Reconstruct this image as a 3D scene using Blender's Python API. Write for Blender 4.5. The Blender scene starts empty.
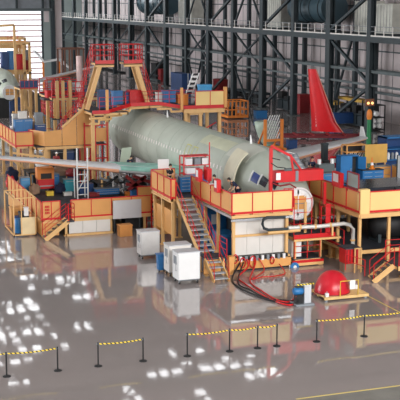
import bpy, bmesh, math, random
from mathutils import Vector, Matrix
V0 = Vector
random.seed(7)
D = bpy.data; SC = bpy.context.scene; COL = SC.collection
PI = math.pi

# ---------------------------------------------------------------- camera
F_PX = 1112.0; CAM_H = 15.0
PITCH = math.atan(200 / F_PX)
HEAD = math.atan(405 * math.cos(PITCH) / F_PX)
CF = Vector((math.sin(HEAD) * math.cos(PITCH), math.cos(HEAD) * math.cos(PITCH), -math.sin(PITCH)))
CR = Vector((math.cos(HEAD), -math.sin(HEAD), 0))
CU = CR.cross(CF)
cd = D.cameras.new('camera'); cam = D.objects.new('camera', cd); COL.objects.link(cam)
cam.location = (0, 0, CAM_H)
cam.rotation_euler = Matrix((CR, CU, -CF)).transposed().to_euler()
cd.sensor_width = 36; cd.lens = F_PX * 36 / 400; cd.clip_end = 600
SC.camera = cam

def ray(px, py): return CF + (px - 200) / F_PX * CR + (200 - py) / F_PX * CU
def G(px, py, z=0.0):                     # point at height z seen at a pixel
    d = ray(px, py); t = (z - CAM_H) / d.z
    return Vector((round(d.x * t, 2), round(d.y * t, 2), z))
def AX(px, py, X):
    d = ray(px, py); t = X / d.x; return Vector((X, round(d.y * t, 2), round(CAM_H + d.z * t, 2)))
def AY(px, py, Y):
    d = ray(px, py); t = Y / d.y; return Vector((round(d.x * t, 2), Y, round(CAM_H + d.z * t, 2)))

# ---------------------------------------------------------------- materials
def lin(c): return tuple(((v / 255) / 12.92 if v / 255 < .04045 else ((v / 255 + .055) / 1.055) ** 2.4) for v in c) + (1,)
MATS = {}
def M(name, c, rough=.55, metal=0.0, var=.10, scale=1.2, spec=.5, bump=0, coat=0):
    if name in MATS: return MATS[name]
    m = D.materials.new(name); m.use_nodes = True; nt = m.node_tree; b = nt.nodes['Principled BSDF']
    b.inputs['Roughness'].default_value = rough; b.inputs['Metallic'].default_value = metal
    b.inputs['Specular IOR Level'].default_value = spec; b.inputs['Coat Weight'].default_value = coat
    tc = nt.nodes.new('ShaderNodeTexCoord'); n = nt.nodes.new('ShaderNodeTexNoise')
    n.inputs['Scale'].default_value = scale; n.inputs['Detail'].default_value = 4
    nt.links.new(tc.outputs['Object'], n.inputs['Vector'])
    r = nt.nodes.new('ShaderNodeValToRGB'); L = lin(c)
    r.color_ramp.elements[0].position = .3; r.color_ramp.elements[1].position = .7
    r.color_ramp.elements[0].color = tuple(v * (1 - var) for v in L[:3]) + (1,)
    r.color_ramp.elements[1].color = tuple(min(1, v * (1 + var)) for v in L[:3]) + (1,)
    nt.links.new(n.outputs['Fac'], r.inputs['Fac']); nt.links.new(r.outputs['Color'], b.inputs['Base Color'])
    if bump:
        bp = nt.nodes.new('ShaderNodeBump'); bp.inputs['Strength'].default_value = bump
        nt.links.new(n.outputs['Fac'], bp.inputs['Height']); nt.links.new(bp.outputs['Normal'], b.inputs['Normal'])
    MATS[name] = m; return m
def emit(name, c, s):
    m = D.materials.new(name); m.use_nodes = True; b = m.node_tree.nodes['Principled BSDF']
    b.inputs['Base Color'].default_value = lin(c); b.inputs['Emission Color'].default_value = lin(c)
    b.inputs['Emission Strength'].default_value = s; MATS[name] = m; return m

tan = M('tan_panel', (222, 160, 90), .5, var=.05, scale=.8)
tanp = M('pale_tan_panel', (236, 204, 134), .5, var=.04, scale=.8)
tanm = M('tan_metal', (226, 180, 118), .45, var=.08)
red = M('red_paint', (206, 18, 26), .4, var=.06)
dred = M('dark_red_paint', (140, 24, 30), .5)
maroon = M('maroon_cloth', (120, 40, 48), .8)
orange = M('orange_paint', (225, 130, 45), .5)
yell = M('yellow_paint', (235, 200, 60), .5)
blue = M('blue_paint', (38, 112, 172), .4)
dblue = M('dark_blue_paint', (28, 66, 120), .45)
teal = M('teal_paint', (40, 150, 165), .45)
white = M('white_paint', (232, 232, 232), .4, var=.03)
offw = M('off_white_panel', (222, 218, 212), .5, var=.04)
silver = M('silver_sheet', (196, 198, 202), .42, .25, var=.05)
steel = M('galvanised_steel', (175, 178, 182), .35, .7)
tread = M('grip_tread', (168, 172, 176), .5, .2, var=.15, scale=6)
deckm = M('deck_plate', (50, 54, 62), .6, var=.2, scale=3)
dark = M('dark_steel', (44, 55, 60), .55, var=.15, scale=.6)
darkg = M('grey_green_steel', (84, 94, 96), .55, var=.12, scale=.5)
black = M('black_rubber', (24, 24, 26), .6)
wallp = M('wall_sheet', (212, 200, 200), .7, var=.06, scale=.3)
wallg = M('wall_grey_green', (140, 152, 150), .7, var=.1, scale=.3)
seam = M('wall_seam', (150, 145, 146), .7)
greenp = M('green_primer', (178, 185, 172), .5, var=.10, scale=.45, spec=.4)
greyp = M('grey_primer', (196, 198, 186), .5, var=.06, scale=.5)
beige = M('beige_composite', (206, 200, 176), .55, var=.07)
tealp = M('teal_primer', (146, 200, 186), .5, var=.25, scale=1.2)
wingw = M('wing_grey', (205, 206, 208), .4, var=.08, scale=.6)
wingo = M('wing_orange_primer', (226, 164, 130), .5, var=.12)
finred = M('fin_red', (214, 24, 32), .4, var=.06)
glass = M('cockpit_glass', (22, 34, 46), .08, spec=.8, var=.02)
bluef = M('blue_film', (36, 60, 128), .25)
greenpole = M('green_paint', (22, 120, 70), .5)
wood = M('pale_wood', (214, 178, 120), .7, var=.15, scale=3)
skin = M('skin', (214, 165, 135), .6, var=.03)
hair = M('dark_hair', (32, 26, 24), .7)
navy = M('navy_cloth', (26, 34, 62), .8)
blackc = M('black_cloth', (28, 28, 34), .8)
jeans = M('denim_cloth', (60, 78, 112), .8)
duct = M('duct_blue_grey', (62, 84, 94), .4, .2, var=.15, scale=.4)
greym = M('mid_grey_paint', (130, 136, 142), .5)
clut = M('brown_wrap', (150, 120, 98), .8, var=.2)

# floor: polished epoxy
fm = D.materials.new('epoxy_floor'); fm.use_nodes = True; nt = fm.node_tree; b = nt.nodes['Principled BSDF']
tc = nt.nodes.new('ShaderNodeTexCoord'); n1 = nt.nodes.new('ShaderNodeTexNoise'); n1.inputs['Scale'].default_value = .12; n1.inputs['Detail'].default_value = 6
nt.links.new(tc.outputs['Object'], n1.inputs['Vector'])
rp = nt.nodes.new('ShaderNodeValToRGB'); rp.color_ramp.elements[0].position = .3; rp.color_ramp.elements[1].position = .7
rp.color_ramp.elements[0].color = lin((142, 134, 131)); rp.color_ramp.elements[1].color = lin((154, 144, 141))
nt.links.new(n1.outputs['Fac'], rp.inputs['Fac']); nt.links.new(rp.outputs['Color'], b.inputs['Base Color'])
n2 = nt.nodes.new('ShaderNodeTexNoise'); n2.inputs['Scale'].default_value = .7; n2.inputs['Detail'].default_value = 3
nt.links.new(tc.outputs['Object'], n2.inputs['Vector'])
bp = nt.nodes.new('ShaderNodeBump'); bp.inputs['Strength'].default_value = .04; bp.inputs['Distance'].default_value = .05
nt.links.new(n2.outputs['Fac'], bp.inputs['Height']); nt.links.new(bp.outputs['Normal'], b.inputs['Normal'])
b.inputs['Roughness'].default_value = .035; b.inputs['IOR'].default_value = 1.75
MATS['epoxy_floor'] = fm

# black and yellow hazard stripes along x
def stripes(name, ca, cb, per):
    m = D.materials.new(name); m.use_nodes = True; nt = m.node_tree; b = nt.nodes['Principled BSDF']
    tc = nt.nodes.new('ShaderNodeTexCoord'); sp = nt.nodes.new('ShaderNodeSeparateXYZ'); nt.links.new(tc.outputs['Object'], sp.inputs[0])
    a = nt.nodes.new('ShaderNodeMath'); a.operation = 'ADD'; nt.links.new(sp.outputs['X'], a.inputs[0]); nt.links.new(sp.outputs['Z'], a.inputs[1])
    d = nt.nodes.new('ShaderNodeMath'); d.operation = 'DIVIDE'; nt.links.new(a.outputs[0], d.inputs[0]); d.inputs[1].default_value = per
    fr = nt.nodes.new('ShaderNodeMath'); fr.operation = 'FRACT'; nt.links.new(d.outputs[0], fr.inputs[0])
    g = nt.nodes.new('ShaderNodeMath'); g.operation = 'GREATER_THAN'; nt.links.new(fr.outputs[0], g.inputs[0]); g.inputs[1].default_value = .55
    mx = nt.nodes.new('ShaderNodeMix'); mx.data_type = 'RGBA'; nt.links.new(g.outputs[0], mx.inputs[0])
    mx.inputs[6].default_value = lin(ca); mx.inputs[7].default_value = lin(cb); nt.links.new(mx.outputs[2], b.inputs['Base Color'])
    b.inputs['Roughness'].default_value = .6; MATS[name] = m; return m
hazard = stripes('hazard_stripes', (245, 215, 60), (25, 25, 25), .17)

# ---------------------------------------------------------------- mesh helpers
def frame(d):
    d = Vector(d).normalized(); up = Vector((0, 0, 1)) if abs(d.z) < .95 else Vector((0, 1, 0))
    s = d.cross(up).normalized(); return s, s.cross(d).normalized()
class MB:
    def __init__(s): s.v = []; s.f = []; s.mi = []; s.mats = []; s.sm = []
    def _m(s, m):
        if m not in s.mats: s.mats.append(m)
        return s.mats.index(m)
    def add(s, vs, fs, m, smooth=False):
        o = len(s.v); s.v += [Vector(v) for v in vs]; k = s._m(m)
        for f in fs: s.f.append([i + o for i in f]); s.mi.append(k); s.sm.append(smooth)
        return s
    def box(s, x0, x1, y0, y1, z0, z1, m):
        vs = [(x, y, z) for z in (z0, z1) for y in (y0, y1) for x in (x0, x1)]
        return s.add(vs, [(0, 2, 3, 1), (4, 5, 7, 6), (0, 1, 5, 4), (2, 6, 7, 3), (0, 4, 6, 2), (1, 3, 7, 5)], m)
    def bar(s, p, q, w, h, m):
        p = Vector(p); q = Vector(q); a, c = frame(q - p); a = a * w / 2; c = c * h / 2
        vs = [p - a - c, p + a - c, p + a + c, p - a + c, q - a - c, q + a - c, q + a + c, q - a + c]
        return s.add(vs, [(3, 2, 1, 0), (4, 5, 6, 7), (0, 1, 5, 4), (1, 2, 6, 5), (2, 3, 7, 6), (3, 0, 4, 7)], m)
    def tube(s, pts, r, m, n=6):
        pts = [Vector(p) for p in pts]; rings = []
        for i, p in enumerate(pts):
            d = pts[min(i + 1, len(pts) - 1)] - pts[max(i - 1, 0)]; a, c = frame(d)
            rr = r[i] if isinstance(r, (list, tuple)) else r
            rings.append([p + (a * math.cos(2 * PI * k / n) + c * math.sin(2 * PI * k / n)) * rr for k in range(n)])
        return s.loft(rings, m, cap=True)
    def loft(s, rings, m, cap=False, closed=True):
        n = len(rings[0]); vs = [v for r in rings for v in r]; fs = []
        for i in range(len(rings) - 1):
            for k in range(n if closed else n - 1):
                fs.append((i * n + k, i * n + (k + 1) % n, (i + 1) * n + (k + 1) % n, (i + 1) * n + k))
        s.add(vs, fs, m, True)
        if cap:
            s.add(rings[0], [tuple(range(n))[::-1]], m); s.add(rings[-1], [tuple(range(n))], m)
        return s
    def lathe(s, prof, c, m, n=20, axis='z'):
        c = Vector(c); rings = []
        for r, h in prof:
            rg = []
            for k in range(n):
                a = 2 * PI * k / n; u, w = r * math.cos(a), r * math.sin(a)
                rg.append(c + (Vector((u, w, h)) if axis == 'z' else Vector((u, h, w)) if axis == 'y' else Vector((h, u, w))))
            rings.append(rg)
        return s.loft(rings, m, cap=True)
    def prism(s, poly, e, m):          # planar polygon extruded by vector e
        e = Vector(e); n = len(poly); p = [Vector(v) for v in poly]
        fs = [tuple(range(n))[::-1], tuple(range(n, 2 * n))] + [(i, (i + 1) % n, n + (i + 1) % n, n + i) for i in range(n)]
        return s.add(p + [v + e for v in p], fs, m)
    def build(s, name, root=None, label=None, bevel=0):
        me = D.meshes.new(name); M0 = root_world(root)
        inv = M0.inverted(); me.from_pydata([inv @ v for v in s.v], [], s.f)
        for m in s.mats: me.materials.append(m)
        me.polygons.foreach_set('material_index', s.mi); me.polygons.foreach_set('use_smooth', s.sm)
        me.update()
        bm = bmesh.new(); bm.from_mesh(me); bmesh.ops.recalc_face_normals(bm, faces=bm.faces); bm.to_mesh(me); bm.free()
        o = D.objects.new(name, me); COL.objects.link(o)
        if root is not None: o.parent = root
        if label: o['label'] = label
        if bevel:
            bv = o.modifiers.new('bevel', 'BEVEL'); bv.width = bevel; bv.segments = 2; bv.limit_method = 'ANGLE'
        return o
def root_world(o):
    m = Matrix.Identity(4)
    while o is not None:
        m = Matrix.LocRotScale(o.location, o.rotation_euler, o.scale) @ m; o = o.parent
    return m
def thing(name, label, cat, loc=(0, 0, 0), rz=0, group=None):
    o = D.objects.new(name, None); COL.objects.link(o); o.location = loc; o.rotation_euler = (0, 0, rz)
    o.empty_display_size = .2; o['label'] = label; o['category'] = cat
    if group: o['group'] = group
    return o
def tag(o, label, cat, group=None):
    o['label'] = label; o['category'] = cat
    if group: o['group'] = group
    return o
def struct(o): o['kind'] = 'structure'; return o
KIDS = {}
def dup(root, loc, rz, label, group=None):
    def cp(o, par):
        c = o.copy(); COL.objects.link(c)
        if par is not None: c.parent = par
        for ch in [x for x in SC.objects if x.parent == o]: cp(ch, c)
        return c
    r = cp(root, None); r.location = loc; r.rotation_euler = (0, 0, rz); r['label'] = label
    if group: r['group'] = group
    return r
V = Vector

# ---------------------------------------------------------------- building shell
WX = 68.5
struct(MB().box(-90, WX + .4, -10, 281, -.3, 0, fm).build('floor'))
w = MB(); w.box(WX, WX + .4, 20, 281, 0, 27, wallp)
y = 60.0
while y < 280:
    w.box(WX - .06, WX, y, y + .10, 0, 27, seam); y += 2.9
for z in (2.6, 5.9, 8.6, 14.2): w.box(WX - .12, WX, 20, 280, z, z + .16, darkg)
struct(w.build('wall_right'))
struct(MB().box(-90, WX + .4, 20, 281, 27, 27.3, M('ceiling_sheet', (190, 186, 184), .8)).build('ceiling'))
w = MB(); w.box(46.3, WX, 280, 280.4, 0, 27, wallg); w.box(46.0, 46.3, 205, 280.4, 0, 27, wallg); struct(w.build('wall_back'))

# far wall with the bright slatted hangar door
FY = 205.0
dl = 42.8
w = MB()
w.box(-90, 5, FY, FY + .6, 0, 27, wallg); w.box(dl, 46.3, FY, FY + .6, 0, 27, wallg)
w.box(5, dl, FY, FY + .6, 13.0, 27, wallg)
w.box(43.0, 43.9, FY - .05, FY, 11, 27, wallp); w.box(45.0, 46.2, FY - .3, FY, 0, 27, wallp)
struct(w.build('wall_far'))
day = emit('daylight_sheet', (240, 244, 248), 1.05)
w = MB(); w.box(5, dl, FY + .2, FY + .3, 0, 13, day)
dfr = M('door_slat', (190, 150, 148), .6)
for k in range(14): w.box(5, dl, FY + .02, FY + .18, .98 * k + .5, .98 * k + .72, dfr)
w.box(dl - .35, dl, FY, FY + .2, 0, 13, dark)
struct(w.build('door_1'))
w = MB(); w.box(-40, dl + 1.5, FY - 1.2, FY - .9, 13.0, 13.5, darkg); w.box(-40, dl + 1.5, FY - 1.2, FY - .9, 15.2, 15.7, dark)
w.box(-40, dl + 1, FY - .8, FY - .6, 13.5, 15.2, greym)
for k in range(14): w.box(-20 + k * 4.8, -19.6 + k * 4.8, FY - 1.2, FY - .9, 13.5, 15.2, dark)
struct(w.build('trim_1'))
struct(MB().box(44.1, 44.8, FY - .9, FY - .1, 0, 27, dark).build('trim_2'))

# steel columns of the side aisle
front = [102.5, 112.92, 123.31, 133.68, 144.2, 155.22, 165.96, 176.54, 187.81, 199.17, 210.08, 221.73, 233.35, 245.66, 257, 269.2]
ti = 3
for i, y in enumerate(front):
    hw = .42 if i % 2 else .58
    w = MB(); w.box(60.65, 60.75, y - hw, y + hw, 0, 27, dark); w.box(61.25, 61.35, y - hw, y + hw, 0, 27, dark); w.box(60.7, 61.3, y - .1, y + .1, 0, 27, dark)
    w.box(60.3, 61.7, y - hw - .2, y + hw + .2, 0, .12, darkg)
    struct(w.build('trim_%d' % ti)); ti += 1
backs = [122.77, 128.03, 133.1, 143.31, 153.82, 164.04, 174.58, 185.3, 196, 207, 218, 229, 240, 251, 262]
for y in backs:
    w = MB(); w.box(66.75, 67.25, y - .34, y + .34, 0, 27, dark); struct(w.build('trim_%d' % ti)); ti += 1
# girts and diagonal bracing between front columns
w = MB()
for z, a in ((6.85, .16), (5.35, .12)): w.box(60.9, 61.15, 88, 278, z, z + a * 2, darkg)
for z in (6.3, 3.6): w.box(66.9, 67.1, 88, 278, z, z + .3, darkg)
struct(w.build('trim_%d' % ti)); ti += 1
bays = list(zip(front[1:], front[2:]))
for i, (a, c) in enumerate(bays):
    w = MB(); m = (a + c) / 2
    if i in (0, 2, 4, 7):
        w.bar((61, c, 10.4), (61, a, 5.6), .32, .32, dark); w.bar((61, a, 5.3), (61, c, .3), .3, .3, dark)
        w.bar((61, a, 15.8), (61, c, 11.4), .34, .34, dark)
    elif i > 7:
        w.bar((61, a, 10.2), (61, c, 5.8), .22, .22, dark)
    elif i in (3, 5):
        w.bar((61, a, 10.4), (61, c, 5.5), .22, .22, dark); w.bar((61, c, 10.4), (61, a, 5.5), .22, .22, dark)
        w.bar((61, a, 5.3), (61, m, .3), .22, .22, dark); w.bar((61, c, 5.3), (61, m, .3), .22, .22, dark)
        w.bar((61, m, 17), (61, a, 11.3), .24, .24, dark); w.bar((61, m, 17), (61, c, 11.3), .24, .24, dark)
    elif i in (6, 1):
        w.bar((66.8, m, 10.4), (66.8, c, 1), .26, .26, dark)
    else:
        w.bar((61, a, 10.4), (61, c, 5.6), .3, .3, dark); w.bar((61, c, 15.8), (61, a, 11.4), .3, .3, dark)
    struct(w.build('trim_%d' % ti)); ti += 1
# mezzanine walkway
w = MB(); w.box(60.7, 67.8, 88, 278, 10.75, 10.95, darkg); w.box(60.6, 60.85, 88, 278, 10.3, 10.9, dark)
w.box(66.5, 66.8, 88, 278, 10.1, 10.75, dark); w.box(63.5, 63.8, 88, 278, 10.2, 10.75, dark)
y = 90.
while y < 276: w.box(60.8, 67, y, y + .2, 10.35, 10.75, dark); y += 3.5
struct(w.build('trim_%d' % ti)); ti += 1
rl = thing('walkway_railing', 'long pale guard railing along the high walkway on the side wall', 'railing', (61, 146, 10.95))
y = 90.
while y < 277: MB().box(60.72, 60.80, y, y + .12, 10.95, 12.1, offw).build('post', rl); y += 1.95
w = MB()
for z in (11.5, 12.02): w.box(60.73, 60.79, 90, 277, z, z + .06, greym)
w.box(60.70, 60.74, 90, 277, 10.96, 11.1, offw)
w.build('rail', rl)
# air ducts and plant units on the walkway
def big_duct(y0, y1, z, r, lab):
    t = thing('air_duct', lab, 'duct', (64.2, (y0 + y1) / 2, 10.95))
    MB().lathe([(r, y0), (r, y1)], (64.2, 0, z), duct, 24, 'y').build('duct_shell', t)
    k = y0 + 1
    while k < y1: MB().lathe([(r + .08, k), (r + .08, k + .18)], (64.2, 0, z), dark, 24, 'y').build('flange', t); k += 2.6
    for k in (y0 + .8, y1 - 1.2): MB().box(63.3, 65.1, k, k + .35, 10.95, z - r * .7, darkg).build('saddle', t)
big_duct(128.6, 139, 14.0, 1.9, 'large dark round air duct on the high walkway right of centre')
big_duct(195, 209, 14.6, 2.2, 'large dark round air duct on the walkway at its far left end')
def plant(y0, y1, z1, m, lab):
    t = thing('air_handling_unit', lab, 'air unit', (65, (y0 + y1) / 2, 10.95))
    MB().box(64, 66.3, y0, y1, 11.15, z1, m).build('casing', t, bevel=.05)
    w = MB(); k = y0 + .5
    while k < y1 - .1: w.box(63.96, 64, k, k + .05, 11.3, z1 - .15, seam); k += .7
    w.build('seam_strip', t); MB().box(64.1, 66.2, y0 + .1, y1 - .1, 10.95, 11.15, dark).build('skid', t)
plant(119.4, 122.9, 14.9, M('cream_case', (196, 196, 186), .6), 'pale cream ribbed unit on the walkway, second from the right')
plant(113.6, 118.0, 14.6, MATS['cream_case'], 'pale cream ribbed unit at the right end of the walkway')
plant(145, 152.6, 15.8, MATS['cream_case'], 'wide pale cream ribbed unit behind the walkway rail left of the dark duct')
plant(183, 190, 15.8, MATS['cream_case'], 'narrow pale unit behind the walkway rail on the far left')

# ceiling trusses, skylights and lamps (seen mirrored in the floor)
sky = emit('skylight_sheet', (246, 248, 250), 3.6)
wn = 2; rs = random.Random(11)
from mathutils import noise as mnoise
X0 = -62.0
while X0 < 52:
    w = MB(); y = 24.; n = 0
    while y < 202:
        c = mnoise.noise(V0((X0 * .07 + 3.1, y * .045 + 1.7, .3))) + rs.uniform(-.22, .22)
        if c > .09 + (.30 if X0 > 36 else 0) - (.12 if X0 < 22 else 0):
            for q in range(3):
                if rs.random() < .8: w.box(X0 + q * 1.6 + rs.uniform(0, .5), X0 + q * 1.6 + rs.uniform(.8, 1.4), y + rs.uniform(0, .8), y + rs.uniform(1.6, 3.1), 26.9, 26.995, sky); n += 1
        y += 3.6
    if n: struct(w.build('window_%d' % wn)); wn += 1
    X0 += 5.1
for y in range(30, 204, 12):
    w = MB()
    w.box(-90, 68, y, y + .45, 24.9, 25.25, dark); w.box(-90, 68, y, y + .45, 22.4, 22.8, dark)
    x = -90
    while x < 66: w.bar((x, y + .2, 22.6), (x + 3, y + .2, 25), .22, .22, dark); w.bar((x + 3, y + .2, 25), (x + 6, y + .2, 22.6), .22, .22, dark); x += 6
    struct(w.build('trim_%d' % ti)); ti += 1
# floor markings
fy = M('floor_yellow', (206, 184, 96), .4); fw = M('floor_walkway', (128, 126, 120), .2)
struct(MB().box(-10, 40, 30, 36.75, .001, .004, fw).build('trim_%d' % ti)); ti += 1
struct(MB().box(17.1, 40, 36.79, 36.87, .001, .008, fy).build('trim_%d' % ti)); ti += 1
struct(MB().box(26.82, 26.90, 44, 51.9, .001, .006, fy).build('trim_%d' % ti)); ti += 1

# ---------------------------------------------------------------- generic furniture of the docks
def fence(root, p, q, z, n, h=1.1, m=None, stripe=True, rail=True, gap=.02, post=True):
    """n solid bays between p and q; one rail set"""
    m = m or tan; p = V((p[0], p[1], z)); q = V((q[0], q[1], z)); d = (q - p) / n; u = d.normalized()
    nrm = V((u.y, -u.x, 0))
    for i in range(n):
        a = p + d * i + u * gap; c = p + d * (i + 1) - u * gap
        MB().prism([a, c, c + V((0, 0, h)), a + V((0, 0, h))], nrm * -.05, m).build('fence_panel', root)
    if rail:
        w = MB()
        if post:
            for i in range(n + 1):
                a = p + d * i + nrm * .02; w.bar(a - V((0, 0, .1)), a + V((0, 0, h + .06)), .05, .05, red)
        a = p + nrm * .03; c = q + nrm * .03
        w.bar(a + V((0, 0, h + .05)), c + V((0, 0, h + .05)), .06, .06, red)
        if stripe: w.bar(a + V((0, 0, .02)), c + V((0, 0, .02)), .05, .12, red)
        w.build('guard_rail', root)
def rails(root, pts, z=None, h=1.1, sp=1.2, name='guard_rail', m=None, lv=(.38, .72, 1.0), kick=False, r=.027):
    m = m or red; w = MB(); P = [V(p) if len(p) == 3 else V((p[0], p[1], z)) for p in pts]
    for a, c in zip(P, P[1:]):
        L = (c - a).length; n = max(1, round(L / sp))
        for i in range(n + 1):
            b = a.lerp(c, i / n); w.tube([b, b + V((0, 0, h))], r, m, 5)
        for l in lv: w.tube([a + V((0, 0, h * l)), c + V((0, 0, h * l))], r * .8, m, 5)
        if kick: w.bar(a + V((0, 0, .08)), c + V((0, 0, .08)), .03, .16, m)
    return w.build(name, root)
def deck(root, x0, x1, y0, y1, z, fm_=None, th=.22):
    w = MB(); w.box(x0, x1, y0, y1, z - .05, z, deckm); w.build('deck_plate', root)
    w = MB(); fm_ = fm_ or tanm
    for (a, c, e, g) in ((x0, x1, y0, y0 + .12), (x0, x1, y1 - .12, y1), (x0, x0 + .12, y0, y1), (x1 - .12, x1, y0, y1)):
        w.box(a, c, e, g, z - th, z - .05, fm_)
    x = x0 + 1
    while x < x1 - .3: w.box(x, x + .1, y0, y1, z - th, z - .06, fm_); x += 1.2
    w.build('deck_frame', root)
def legs(root, pts, z, s=.16, m=None, z0=0):
    for x, y in pts:
        w = MB(); w.box(x - s / 2, x + s / 2, y - s / 2, y + s / 2, z0, z - .22, m or tanm); w.box(x - s, x + s, y - s, y + s, z0, z0 + .04, m or tanm)
        w.build('leg', root)
def stairs(root, top, bot, side, w_, n, h=1.0, sm=None, rail_sides=(0, 1), treadm=None):
    """top, bot: points on one side; side: unit vector across"""
    top, bot, side = V(top), V(bot), V(side).normalized(); d = (top - bot)
    for s in (0, 1):
        a = bot + side * (w_ * s); c = top + side * (w_ * s)
        MB().bar(a, c, .07, .28, sm or tanm).build('stringer', root)
    run = V((d.x, d.y, 0)); rl = run.length; run = run.normalized(); tr = rl / n
    for i in range(n):
        b = bot.lerp(top, (i + .5) / n)
        w = MB(); a = b - run * tr * .5; c = b + run * tr * .5
        w.prism([a, a + side * w_, c + side * w_, c], (0, 0, .05), treadm or tread); w.build('tread', root)
    for s in rail_sides:
        rails(root, [bot + side * (w_ * s), top + side * (w_ * s)], h=h, sp=1.3, name='handrail', lv=(.5, 1.0), r=.024)

def tool_cabinet(loc, w_, d_, h, n, m, lab, cat='cabinet', rz=0, topm=None, cols=1, name='tool_cabinet', group=None):
    t = thing(name, lab, cat, loc, rz, group); x, y, z = 0, 0, 0; R = root_world(t)
    def B(w, nm, par=t, bv=0):
        w.v = [R @ v for v in w.v]; return w.build(nm, par, bevel=bv)
    B(MB().box(0, w_, 0, d_, .08, h, m), 'body', bv=.02)
    B(MB().box(.05, w_ - .05, .03, d_ - .05, 0, .08, black), 'plinth')
    B(MB().box(-.02, w_ + .02, -.02, d_ + .02, h, h + .04, topm or greym), 'top')
    for c in range(cols):
        cw = w_ / cols
        for i in range(n):
            z0 = .12 + (h - .16) * i / n; z1 = .12 + (h - .16) * (i + 1) / n - .03
            dr = B(MB().box(c * cw + .03, (c + 1) * cw - .03, -.025, 0, z0, z1, m), 'drawer' if n > 1 else 'door')
            B(MB().box(c * cw + .1, (c + 1) * cw - .1, -.05, -.026, z1 - .07, z1 - .04, steel), 'handle', dr)
    return t
def crate(loc, w_, d_, h, m, lab, name='storage_box', cat='box', lidm=None, rz=0, group=None):
    t = thing(name, lab, cat, loc, rz, group); R = root_world(t)
    w = MB().box(0, w_, 0, d_, 0, h * .9, m)
    for k in range(1, 4): w.box(w_ * k / 4 - .02, w_ * k / 4 + .02, -.02, 0, 0, h * .9, m)
    w.v = [R @ v for v in w.v]; w.build('body', t, bevel=.02)
    w = MB().box(-.03, w_ + .03, -.03, d_ + .03, h * .9, h, lidm or m); w.v = [R @ v for v in w.v]; w.build('lid', t, bevel=.02)
    return t

# ---------------------------------------------------------------- people
def chain_mesh(name, verts, edges, radii, m, root, sub=1, label=None, extra=None):
    me = D.meshes.new(name); me.from_pydata([V(v) for v in verts], edges, []); me.update()
    o = D.objects.new(name, me); COL.objects.link(o)
    sk = o.modifiers.new('skin', 'SKIN'); sk.use_smooth_shade = True
    if not me.skin_vertices: me.attributes  # layer is made by the modifier
    bm = bmesh.new(); bm.from_mesh(me); ly = bm.verts.layers.skin.verify(); bm.verts.ensure_lookup_table()
    seen = set()
    for i, v in enumerate(bm.verts): v[ly].radius = (radii[i], radii[i]); v[ly].use_root = False
    # one root for each island
    adj = {i: [] for i in range(len(verts))}
    for a, c in edges: adj[a].append(c); adj[c].append(a)
    for i in range(len(verts)):
        if i in seen: continue
        st = [i]; bm.verts[i][ly].use_root = True
        while st:
            k = st.pop()
            if k in seen: continue
            seen.add(k); st += adj[k]
    bm.to_mesh(me); bm.free()
    ss = o.modifiers.new('sub', 'SUBSURF'); ss.levels = sub; ss.render_levels = sub
    dg = bpy.context.evaluated_depsgraph_get(); ev = o.evaluated_get(dg); m2 = D.meshes.new_from_object(ev)
    o.modifiers.clear(); o.data = m2; m2.materials.clear(); m2.materials.append(m)
    for p in m2.polygons: p.use_smooth = True
    m2.name = name; o.parent = root
    if label: o['label'] = label
    return o
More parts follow.
